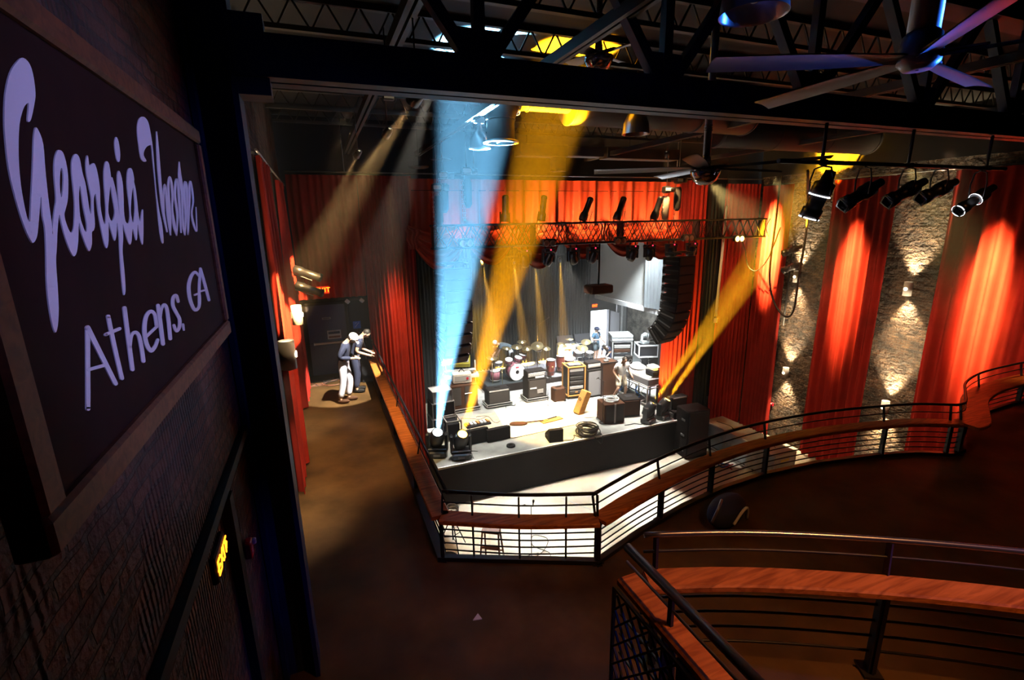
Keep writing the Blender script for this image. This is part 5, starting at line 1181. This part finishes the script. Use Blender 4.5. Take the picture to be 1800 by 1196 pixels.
for k, (y, lab) in enumerate(((15.3, 'white box with dark base standing on the mixing desk near end'), (16.3, 'pile of white cloth on the middle of the mixing desk'), (17.0, 'small black loudspeaker on the far end of the mixing desk'))):
    t = thing(['control_box', 'cloth_pile', 'small_speaker'][k], lab, ['box', 'cloth', 'speaker'][k], (12.1, y, ZS+1.24))
    if k == 0: MB().rbox((0, 0, .1), (.4, .5, .2), .02).build('base', m_case, t); MB().rbox((0, 0, .3), (.38, .46, .2), .05).build('lid', m_white, t)
    if k == 1: MB().ell((0, 0, .04), (.32, .4, .12), 14, 8).ell((.1, .2, .08), (.2, .2, .1), 12, 8).build('cloth', m_whitecloth, t)
    if k == 2: MB().rbox((0, 0, .18), (.26, .26, .36), .02).build('cabinet', m_tolex, t); MB().lathe([(.09, -.135), (.002, -.12)], (0, 0, .16), (0, 1, 0), 14).build('cone', m_metal, t)
# front monitors
def wedge(p, w, h, d, rz, label, group='stage monitors'):
    t = thing('stage_monitor', label, 'monitor speaker', p, rz, group); b, c = d/2, w/2
    MB().prism([(-c, -b, 0), (-c, b, 0), (-c, b, h*.35), (-c, -b+.12, h), (-c, -b, h)], (w, 0, 0)).build('cabinet', m_tolex, t)
    n = V((0, h*.65, d-.12)).normalized(); rot = Matrix.Rotation(-math.atan2(h*.65, d-.12), 3, 'X')
    MB().box((0, .06, h*.675+.012), (w*.9, math.hypot(h*.65, d-.12)*.9, .02), rot=rot).each('grille', m_grille, t)
    MB().rbox((-c-.008, 0, h*.4), (.015, .14, .05), .005).rbox((c+.008, 0, h*.4), (.015, .14, .05), .005).each('handle', m_steel, t); return t
wedge(G(838, 780)+V((0, .3, 0)), .85, .5, .6, R(3), 'left black stage monitor behind the short tripod stand')
wedge(G(877, 775)+V((0, .3, 0)), .85, .45, .6, R(3), 'right black stage monitor of the front left pair, edge lit red')
wedge(G(978, 776)+V((0, .18, 0)), .5, .45, .5, R(-8), 'small stage monitor with yellow-lit side at the front centre of the stage')
p = G(1082, 744); t = thing('stage_monitor', 'square black monitor speaker with a cable coil and white strap on top', 'monitor speaker', p+V((0, .35, 0)), R(-8), 'square monitors at stage right'); MB().rbox((0, 0, .38), (.82, .7, .76), .02).build('cabinet', m_brown, t); MB().bb(-.02, .05, -.36, -.34, .0, .76).build('strap', m_white, t); MB().rbox((0, -.34, .38), (.72, .03, .64), .01).each('grille', m_grille, t)
mb = MB(); rn = random.Random(2)
for k in range(8): mb.torus((p.x+rn.uniform(-.08, .08), p.y+.35+rn.uniform(-.08, .08), ZS+.79+k*.012), .22+rn.uniform(-.06, .08), .012, 20, 5, axis=(rn.uniform(-.1, .1), rn.uniform(-.1, .1), 1))
tag(mb.build('cable_coil', m_casegrey), 'grey cable coil lying on the square monitor speaker', 'cable coil')
p = G(1110, 732); t = thing('stage_monitor', 'second square monitor speaker behind the one with the cable coil', 'monitor speaker', p+V((.05, .3, 0)), R(-12), 'square monitors at stage right'); MB().rbox((0, 0, .35), (.7, .65, .7), .02).build('cabinet', m_tolex, t); MB().rbox((0, -.33, .35), (.6, .03, .58), .01).each('grille', m_brown, t); MB().rbox((.0, 0, .71), (.3, .2, .02), .01).each('handle', m_steel, t)
# pedalboard, tape roll, guitar, coil
p = G(838, 752); t = thing('pedalboard', 'pedalboard with a row of white pedals behind the left stage monitor', 'pedalboard', p+V((.1, .2, 0)), R(4)); MB().rbox((0, 0, .05), (.95, .4, .08), .01).build('board', m_case, t)
for k in range(7): MB().rbox((-.39+k*.13, -.02, .12), (.09, .24, .06), .01).build('pedal', m_white if k % 3 else m_orange, t)
t = tag(MB().lathe([(.06, 0), (.15, 0), (.15, .05), (.06, .05), (.06, 0)], (0, 0, 0), n=24).build('cable_roll', m_rubber), 'small black roll of cable at the stage front lip', 'cable roll'); t.location = G(899, 786)+V((0, .05, .0))
p = G(945, 748); t = thing('electric_guitar', 'guitar lying on the bright stage floor at front centre', 'guitar', p+V((-.1, .2, .03)), R(-12))
MB().prism([(.28*math.cos(a)*(1+.2*math.cos(2*a))-.55, .19*math.sin(a)*(1+.25*math.cos(2*a+.6)), 0) for a in [k*math.pi/12 for k in range(24)]], (0, 0, .05)).build('body', m_brown, t); MB().bar((-.3, 0, .05), (.42, .02, .06), .055, .03).build('neck', m_brown, t); MB().rbox((.5, .02, .06), (.2, .09, .03), .01).build('headstock', m_orange, t)
t = thing('guitar_board', 'flat wooden guitar stand tray beside the guitar on the floor', 'tray', p+V((.65, .15, .012)), R(8)); MB().rbox((0, 0, .03), (.9, .28, .05), .01).build('board', m_orange, t); MB().bar((-.4, .05, .07), (.3, .1, .07), .05, .03).build('strip', m_case, t)
mb = MB(); rn = random.Random(7)
for k in range(14): mb.torus((rn.uniform(-.08, .08), rn.uniform(-.06, .06), .03+k*.02), .32+rn.uniform(-.1, .06), .018, 26, 6, axis=(rn.uniform(-.15, .15), rn.uniform(-.15, .15), 1))
mb.tube(smooth_path([(.0, -.3, .1), (.15, -.42, -.1), (.3, -.45, -.25), (.4, -.4, -.05), (.35, -.25, .1)], 6), .016, 6)
t = tag(mb.build('cable_coil', m_cable), 'big dark cable coil drooping over the stage front lip', 'cable coil'); t.location = G(1040, 768)+V((0, .3, 0))
for k, (pa, pb, lab) in enumerate((((770, 740), (860, 735), 'cable snaking across the left rug'), ((840, 735), (905, 745), 'cable curling beside the pedalboard'), ((995, 775), (1028, 768), 'cable running from the small monitor to the big dark coil'), ((1100, 748), (1150, 740), 'cable along the stage front by the right moving heads'), ((885, 720), (920, 705), 'cable loop in front of the combo amplifier'))):
    a, b = G(*pa), G(*pb); rn = random.Random(k+70); pts = [a+(b-a)*(i/7)+V((rn.uniform(-.12, .12), rn.uniform(-.25, .25), .014)) for i in range(8)]
    cable('stage_cable', pts, .013, lab, None, 'cable', 'cables on the stage floor')
for k, (q, m, lab) in enumerate((([(770, 768), (770, 738), (880, 725), (905, 755)], m_rug, 'tan rug under the monitors at the left of the stage'), ([(905, 716), (908, 708), (985, 702), (995, 710)], m_rug, 'narrow tan rug in front of the bass amplifier'), ([(985, 738), (990, 712), (1065, 705), (1085, 732)], m_rug, 'worn tan rug before the grey speaker cabinet'), ([(868, 722), (985, 707), (1035, 742), (898, 772)], m_rug2, 'big pale rug at the front centre of the stage under the guitar'))):
    pts = [G(*a)+V((0, 0, .004+.003*k)) for a in q]; pts = [V((p.x, p.y, ZS+.004+.003*k)) for p in pts]; tag(MB().prism(pts[::-1] if (pts[1]-pts[0]).cross(pts[2]-pts[0]).z < 0 else pts, (0, 0, .012)).build('rug', m), lab, 'rug')
# moving heads on the stage floor
def mover_floor(loc, tgt, rz, label, em, sc=1.35):
    t = thing('moving_head_lamp', label, 'moving head', loc, rz, 'moving heads on the stage lip'); t.scale = (sc,)*3; W = Matrix.Rotation(-rz, 3, 'Z')
    MB().rbox((0, 0, .08), (.44, .36, .16), .03).build('base', m_can, t); MB().rbox((-.22, 0, .36), (.07, .2, .46), .04).rbox((.22, 0, .36), (.07, .2, .46), .04).rbox((0, 0, .19), (.48, .22, .06), .02).build('yoke', m_can, t)
    hc = V((0, 0, .44)); d = (V(tgt)-(V(loc)+hc*sc)).normalized(); dl = W @ d
    h = MB().lathe([(.03, -.26), (.13, -.23), (.17, -.08), (.175, .06), (.15, .2), (.125, .27), (.118, .27), (.11, .24)], hc, dl, 22).build('head', m_can, t); MB().lathe([(.108, .245), (.002, .25)], hc, dl, 20).build('lens', em, h)
    MB().box((.0, -.19, .08), (.16, .01, .06)).build('display', m_lens, t)
    return V(loc)+hc*sc+d*.3*sc
BL = mover_floor((2.95, 14.35, ZS), at(850, 85, ZCE), R(-20), 'moving head lamp throwing the blue-white beam at the left stage corner', emis('beam_lens_white', (.7, .9, 1), 60))
BA = mover_floor((3.62, 13.9, ZS), at(1005, 90, ZCE), R(-15), 'moving head lamp throwing an amber beam, beside the blue-white one', e_amber)
BR1 = mover_floor((10.78, 13.75, ZS), (16.4, 12.0, 11.2), R(25), 'moving head lamp with amber beam, left of the pair at the right stage corner', e_amber, 1.15)
BR2 = mover_floor((11.5, 13.85, ZS), (16.4, 11.4, 11.5), R(20), 'moving head lamp with amber beam, right of the pair at the right stage corner', e_amber, 1.15)
# sub speakers and amp at the right corner
t = thing('subwoofer', 'large dark speaker box standing on the floor at the right stage corner', 'subwoofer', (12.45, 13.3, 0), R(-4), 'subwoofers'); MB().rbox((0, 0, .95), (.95, .75, 1.9), .03).build('cabinet', m_fascia, t); MB().rbox((0, -.38, .95), (.85, .03, 1.78), .01).each('grille', m_grille, t)
for z in (.3, .9, 1.5): MB().rbox((-.485, -.1, z), (.02, .2, .08), .005).each('handle', m_metal, t)
t = thing('subwoofer', 'dark speaker box behind the large one at the right stage corner', 'subwoofer', (12.5, 14.15, 0), R(0), 'subwoofers'); MB().rbox((0, 0, .8), (.95, .75, 1.6), .03).build('cabinet', m_fascia, t); MB().rbox((-.48, 0, .8), (.03, .6, 1.4), .01).each('grille', m_grille, t)
amp((12.4, 14.0, 1.6), .75, .48, .3, 'small amplifier with lit top standing on the dark speaker box at right', base=False)
# ------------------------------------------------ people on stage
person((8.05, 20.75, ZS+.35), R(-100), 'person in pale cap, dark shirt and pale trousers bending over the drum kit', dict(elL=(.2, -.5, .95), wrL=(.14, -.62, .72), elR=(-.2, -.5, .95), wrR=(-.1, -.66, .75)), m_slate, m_whitecloth, cap=m_whitecloth, lean=66, nod=-5, h=1.18)
p = at(1047, 634, ZS); person(tuple(p), R(28), 'person in dark cap and blue shirt standing before the bright stage door', dict(elL=(.33, .02, 1.14), wrL=(.3, -.16, .98), elR=(-.33, .0, 1.16), wrR=(-.14, -.24, 1.16)), m_bluecloth, m_slate, cap=m_navycloth, shorts=True, h=1.06, wd=1.25)
p = at(1070, 652, ZS); person(tuple(p+V((.05, .1, 0))), R(-60), 'person in dark clothes bent over a case next to the man in the blue shirt', dict(elL=(.2, -.35, 1.0), wrL=(.14, -.55, .85), elR=(-.2, -.35, 1.0), wrR=(-.12, -.55, .85)), m_navycloth, m_navycloth, lean=50, nod=10)
p = at(1090, 703, ZS); person(tuple(p), R(-5), 'person in white shirt and khaki shorts stepping across the right of the stage', dict(elL=(.27, .0, 1.13), wrL=(.3, -.16, .95), elR=(-.27, .02, 1.12), wrR=(-.2, -.14, .9), knL=(.13, -.12, .5), anL=(.16, .0, .09), toL=(.18, -.15, .035), knR=(-.2, -.22, .55), anR=(-.24, .0, .2), toR=(-.26, -.12, .1)), m_whitecloth, m_khaki, shorts=True, lean=10, nod=22, h=1.14, wd=1.1)

# ================================================================== HALL FLOOR
# stepladder
p = V((3.08, 9.42, 0)); t = thing('stepladder', 'brown stepladder standing on the bright hall floor behind the railing', 'stepladder', p, R(-32)); H = 1.8
MB().rbox((0, 0, H), (.42, .26, .06), .01).build('top_cap', m_ladder, t)
for x in (-1, 1): MB().bar((x*.19, -.08, H), (x*.3, -.42, 0), .07, .03).build('front_rail', m_ladder, t); MB().bar((x*.18, .09, H), (x*.27, .5, 0), .05, .03).build('rear_rail', m_ladder, t)
for k in range(1, 5):
    f = 1-k/5; y = -.08-.34*f; MB().rbox((0, y, H*(1-f)), (.4+.2*f-.02, .12, .03), .005).build('step', m_ladder, t)
for k in (1, 3): f = 1-k/5; MB().bar((-.19-.07*f, .09+.41*f, H*(1-f)), (.19+.07*f, .09+.41*f, H*(1-f)), .03).build('brace', m_ladder, t)
for x in (-.25, .25): MB().bar((x, -.22, 1.05), (x, .25, 1.05), .015).build('spreader', m_metal, t)
t = mic_stand(Vector((4.45, 10.22, 0)), 1.62, 'microphone stand with two clipped microphones on the hall floor', (-.2, 0, .06), group='floor stands')
MB().lathe([(.012, -.1), (.016, 0), (.02, .02), (.034, .06), (.028, .1), (.005, .11)], (.06, 0, 1.66), (.1, 0, 1), 10).build('microphone', m_can, t)
p = V((2.6, 11.3, 0)); t = thing('lamp_tripod', 'black tripod with a coil of cable on top at the corner of the railing', 'tripod', p); mb = MB()
for q in range(3): mb.cyl((0, 0, 1.15), (.5*math.cos(q*2.1+.6), .5*math.sin(q*2.1+.6), 0), .016, n=6).cyl((0, 0, .5), (.3*math.cos(q*2.1+.6), .3*math.sin(q*2.1+.6), .46), .01, n=6)
mb.build('leg', m_steel, t); MB().cyl((0, 0, .4), (0, 0, 1.3), .02, n=8).build('pole', m_steel, t)
mb = MB(); rn = random.Random(5)
for k in range(7): mb.torus((rn.uniform(-.04, .04), rn.uniform(-.04, .04), 1.28+k*.02), .15+rn.uniform(-.03, .03), .014, 18, 5, axis=(rn.uniform(-.2, .2), rn.uniform(-.2, .2), 1))
mb.build('cable_coil', m_gcable, t)
t = tag(MB().lathe([(.02, 0), (.3, 0), (.33, .05), (.3, .09), (.05, .1)], (0, 0, 0), n=24).build('cable_drum', m_rubber), 'flat dark disc of coiled cable under the tripod', 'cable coil'); t.location = (2.35, 11.0, 0)
cable('floor_cable', [(2.0, 11.0, .015), (2.6, 10.5, .015), (3.2, 10.35, .015), (3.9, 10.1, .015), (4.4, 10.2, .015)], .014, 'black cable on the hall floor between tripod and ladder')
cable('floor_cable', [(4.45, 10.2, .015), (4.9, 10.4, .015), (5.2, 10.8, .015), (4.9, 11.1, .015), (4.7, 10.7, .015), (5.0, 10.2, .015), (4.6, 9.9, .015)], .01, 'thin cable looping from the floor microphone stand')
t = tag(MB().bb(-.6, .6, -.02, .02, 0, .004).build('floor_tape', m_casegrey), 'pale blue tape strip on the hall floor', 'tape'); t.location = at(1010, 885, 0.003); t.rotation_euler = (0, 0, R(-60))
# road cases on the right
for k, (yc, L, h, m, lab) in enumerate(((13.2, 1.05, 1.0, m_casegrey, 'pale road case with pointed cloth cover, nearest the stage corner'), (12.1, 1.0, 1.02, m_casegrey, 'pale road case in the middle of the row by the right wall'), (11.0, 1.05, .98, m_casegrey, 'pale road case with yellow tape marks, end of the row nearest the balcony'))):
    t = thing('road_case', lab, 'road case', (13.9, yc, 0), R(2), 'pale road cases by the right wall'); MB().rbox((0, 0, h/2+.1), (1.0, L, h-.1), .02).build('case_body', m, t); mb = MB(); edges(mb, 1.0, L, h-.1, .03, (0, 0, .1)); mb.build('edge_trim', m_edge, t)
    for x in (-.4, .4):
        for y in (-.35, .35): MB().cyl((x, y-.02, .055), (x, y+.02, .055), .055, n=12).build('caster', m_rubber, t)
    for y in (-.25, .25): MB().rbox((-.51, y, h*.62), (.03, .12, .1), .005).each('latch', m_alu, t)
    if k == 0: MB().prism([(-.53, -.5, h+.02), (-.53, -.5, h-.3), (-.53, -.33, h-.12), (-.53, -.12, h-.45), (-.53, .12, h-.14), (-.53, .3, h-.4), (-.53, .5, h-.1), (-.53, .5, h+.02)], (.012, 0, 0)).bb(-.53, .5, -.53, .53, h+.002, h+.02).build('cloth_cover', m_casegrey, t)
    if k == 2: MB().bb(-.3, .0, -.3, -.2, h+.002, h+.006).bb(.1, .4, .1, .2, h+.002, h+.006).bb(-.2, .2, -.53, -.526, h-.25, h-.17).each('tape', m_yellow, t)
cable('floor_cable', [(13.75, 13.4, 1.05), (13.9, 12.9, 1.04), (13.8, 12.5, 1.05), (14.1, 12.2, 1.05), (13.9, 11.8, 1.05), (14.1, 11.3, 1.02), (13.95, 10.9, 1.02)], .018, 'black cable lying along the tops of the pale road cases')
t = thing('toolbox', 'dark box on the floor between the speaker box and the pale cases', 'box', (13.2, 14.0, 0), R(10)); MB().rbox((0, 0, .2), (.5, .4, .4), .02).build('body', m_brown, t); MB().torus((0, 0, .41), .1, .012, 10, 6, axis=(0, 1, 0), arc=math.pi).each('handle', m_metal, t)
p = at(1275, 822, 0); t = thing('strap_bundle', 'blue and red strap bundle on the hall floor beside the railing post', 'straps', p); mb = MB(); rn = random.Random(8)
MB().tube(smooth_path([(rn.uniform(-.2, .12), rn.uniform(-.12, .2), .03+.02*k) for k in range(9)], 5), .03, 6).build('strap', m_bluep, t); MB().tube(smooth_path([(rn.uniform(-.1, .3), rn.uniform(-.3, .05), .03+.012*k) for k in range(8)], 5), .022, 6).build('strap', m_redplastic, t)
# bag on the balcony
p = at(1275, 918, ZB); t = thing('duffel_bag', 'dark bag with pale straps on the balcony floor behind the near railing', 'bag', p, R(20)); MB().ell((0, 0, .2), (.42, .22, .22), 18, 10).build('body', m_navycloth, t); MB().tube(smooth_path([(-.2, -.2, .15), (-.05, -.25, .33), (.1, -.25, .3), (.25, -.2, .05)], 6), .022, 6).build('strap', m_whitecloth, t); MB().tube(smooth_path([(-.45, 0, .2), (-.4, -.05, .42), (-.2, 0, .45)], 6), .02, 6).each('handle', m_metal, t)
# upstage exit sign above the bright door and backdrop lamps
p = atY(1046, 536, 23.9); t = thing('exit_sign', 'small orange exit sign above the bright stage door', 'exit sign', (14.5, 23.85, 3.95), 0, 'exit signs'); MB().rbox((0, 0, 0), (.34, .05, .2), .01).build('housing', e_exitbg, t); text_mb('EXIT', .17, .006).xf(Matrix.Translation((0, -.03, 0))).build('lettering', e_exit, t)
# upstage pipe with amber lamps
t = thing('lamp_pipe', 'upstage pipe hidden behind the swags carrying the amber downlights', 'lighting pipe', (7.6, 19.5, 7.3)); MB().cyl((-3.4, 0, 0), (3.4, 0, 0), .025, n=8).build('pipe', m_steel, t); MB().cyl((-2, 0, 0), (-2, 0, ZCE-7.3), .01, n=6).cyl((2, 0, 0), (2, 0, ZCE-7.3), .01, n=6).build('hanger', m_steel, t)
AM = (1, .5, .06)
for k, (px, py) in enumerate(((775, 466), (848, 466), (903, 464), (940, 461), (984, 460))):
    p = atY(px, py, 19.5); q = V((p.x, 19.5, p.z+.08)); tg = V((p.x+1.7, 22.1, ZS)) if k else V((p.x+.3, 20.5, 4.5))
    spotlamp(tuple(q), tuple(tg), ['amber downlight at the far left, seen beside the black side drape', 'amber downlight just right of the blue beam', 'amber downlight under the third swag', 'amber downlight left of the last visible one', 'rightmost amber downlight over the backdrop'][k], 7.3, 0, L=.22, r=.07, group='amber downlights', lens=e_amber)
    if k: spot(q+(tg-q).normalized()*.14, tg, 280000, AM, 8, .3, .04)

# ================================================================== LIGHT
W0 = (1, .93, .8); CO = (.86, .95, 1)
# beams of the floor moving heads
spot(BL, at(850, 85, ZCE), 2700000, (.2, .6, 1), 9, .35, .07)
spot(BA, at(1005, 90, ZCE), 1500000, (1, .38, .005), 8, .35, .07)
spot(BR1, (16.4, 12.0, 11.2), 800000, (1, .42, .01), 8, .35, .06)
spot(BR2, (16.4, 11.4, 11.5), 800000, (1, .42, .01), 8, .35, .06)
# stage wash from the truss
for x, pw in ((4.5, 3800), (7.5, 3000), (10.2, 5500), (11.4, 4500)): spot((x, 15.5, 9.2), (x+.2, 16.7, ZS), pw, W0, 58, .6, .15, vf=.15)
spot((6.6, 14.7, 9.3), (7.3, 14.9, ZS), 15000, (1, .6, .13), 26, .6, .1, vf=.15)
for x, pw in ((8.5, 6000), (11.8, 7500), (13.0, 7500)): spot((x, 17.0, 9.6), (x+.3, 19.6, ZS), pw, CO, 52, .6, .2, vf=.2)
for x, tx in ((6.0, 6.4), (8.6, 8.8), (10.9, 11.0)): spot((x, 13.15, 7.75), (tx, 17.3, 1.9), 1700, W0, 40, .8, .08)
# wash on the hall floor
for x, tx in ((4.2, 3.6), (7.2, 7.0), (10.2, 10.6)): spot((x, 13.6, 7.7), (tx, 11.0, 0), 3900, W0, 46, .5, .06, vf=.03)
# red valance lit from below/front by the truss lamps
for k, x in enumerate((3.5, 4.9, 6.3, 7.7, 9.1, 10.5, 11.6)): spot((x, 13.4, 8.3), (x+.9, 14.35, 9.15), (40, 130, 360, 420, 340, 280, 110)[k], (1, .55, .2), 100, .9, .05, vf=.2)
# curtain washes
def oval(loc, tgt, p, col, size, k): o = spot(loc, tgt, p, col, size, 1., .08, vf=.1); o.scale = (k, 1, 1)
for (y0, yc, zc, p, ws) in ((13.2, 14.0, 7.6, 60000, .012), (10.8, 10.8, 6.6, 17000, .06), (7.3, 7.2, 6.5, 21000, .06)):
    oval((12.3, y0, 9.9), (16.4, yc, zc), p*1.5, (1, .7, .22), 44, .28)
    spot((12.6, y0-.6, 10.1), (16.4, yc-.2, 4.6), p*ws, (1, .55, .28), 52, 1., .1)
spot((11.7, 14.1, 1.7), (12.35, 14.75, 3.4), 2500, (1, .5, .08), 44, .8, .1, vf=.3)
spot((2.0, 13.9, 9.9), (2.05, 14.75, 3.4), 5000, (1, .66, .26), 22, 1., .1, vf=.1)
# amber wash on the backdrop
spot((6.3, 19.4, 7.2), (7.4, 22.4, 3.6), 22000, (1, .5, .04), 26, .8, .08, vf=.3)
# walkway pool, floor
spot((2.2, 9.2, 11.2), (.15, 13.1, ZB), 15000, (1, .93, .75), 15, .2, .05, vf=.05)
spot((.6, 6.8, 10.4), (.2, 9.6, ZB), 2200, (1, .62, .27), 46, 1., .2, vf=.1)
# warm dim fill added over the tiers, with no fixture of its own
spot((3.6, -.4, 10.9), (3.0, 1.6, 6.3), 640, (1, .38, .1), 60, .9, .2)
spot((8.0, 2.0, 11.0), (9.5, 4.0, ZB), 60, (1, .35, .12), 90, .9, .2)
# lavender and blue wash from the right
spot((6.5, -1.0, 10.8), (-.7, 2.6, 8.7), 1350, (.42, .43, 1), 18, .6, .15)
spot((9.0, 1.5, 8.7), (3.6, 2.2, 10.4), 6000, (.03, .17, 1), 20, .6, .15)
spot((7.5, -1.5, 9.4), (3.4, 1.5, 6.7), 600, (.03, .1, 1), 26, .6, .15)
spot((6.5, .8, 9.6), (-.5, 4.6, 8.6), 420, (.06, .16, 1), 22, .8, .2)
# light from outside the stage door
w = bpy.data.worlds.new('world'); SC.world = w; w.use_nodes = True; bg = w.node_tree.nodes['Background']; bg.inputs[0].default_value = (.86, .94, 1, 1); bg.inputs[1].default_value = 4.
w.cycles.sampling_method = 'NONE'
l = bpy.data.lights.new('door_daylight', 'AREA'); l.energy = 260; l.color = (.86, .94, 1); l.shape = 'RECTANGLE'; l.size = 1.2; l.size_y = 2.1
o = bpy.data.objects.new('door_daylight', l); COL.objects.link(o); o.location = (15, 24.4, 2.5); o.rotation_euler = (R(-90), 0, 0)

# haze filling the hall
hz = MB().bb(-.74, 16.4, 4.9, 23.9, .05, ZCE-.02)
m = bpy.data.materials.new('hall_haze'); m.use_nodes = True; nt = m.node_tree; nt.nodes.clear()
vs = nt.nodes.new('ShaderNodeVolumeScatter'); vs.inputs['Density'].default_value = .0028; vs.inputs['Anisotropy'].default_value = .1; vs.inputs['Color'].default_value = (.95, .95, .95, 1)
oo = nt.nodes.new('ShaderNodeOutputMaterial'); nt.links.new(vs.outputs[0], oo.inputs['Volume'])
h = hz.build('haze', m); h['kind'] = 'stuff'; h['label'] = 'thin stage haze filling the hall air'; h['category'] = 'haze'

c = SC.cycles
c.use_denoising = True
try: c.denoiser = 'OPENIMAGEDENOISE'; c.denoising_input_passes = 'RGB_ALBEDO_NORMAL'
except Exception: pass
c.max_bounces = 5; c.diffuse_bounces = 3; c.glossy_bounces = 2; c.transmission_bounces = 2; c.volume_bounces = 0; c.transparent_max_bounces = 8
c.sample_clamp_indirect = 3.; c.sample_clamp_direct = 0.; c.use_light_tree = True; c.caustics_reflective = False; c.caustics_refractive = False
SC.view_settings.view_transform = 'Standard'; SC.view_settings.look = 'None'; SC.view_settings.gamma = 1; SC.view_settings.exposure = 0.
SC.view_settings.use_curve_mapping = False
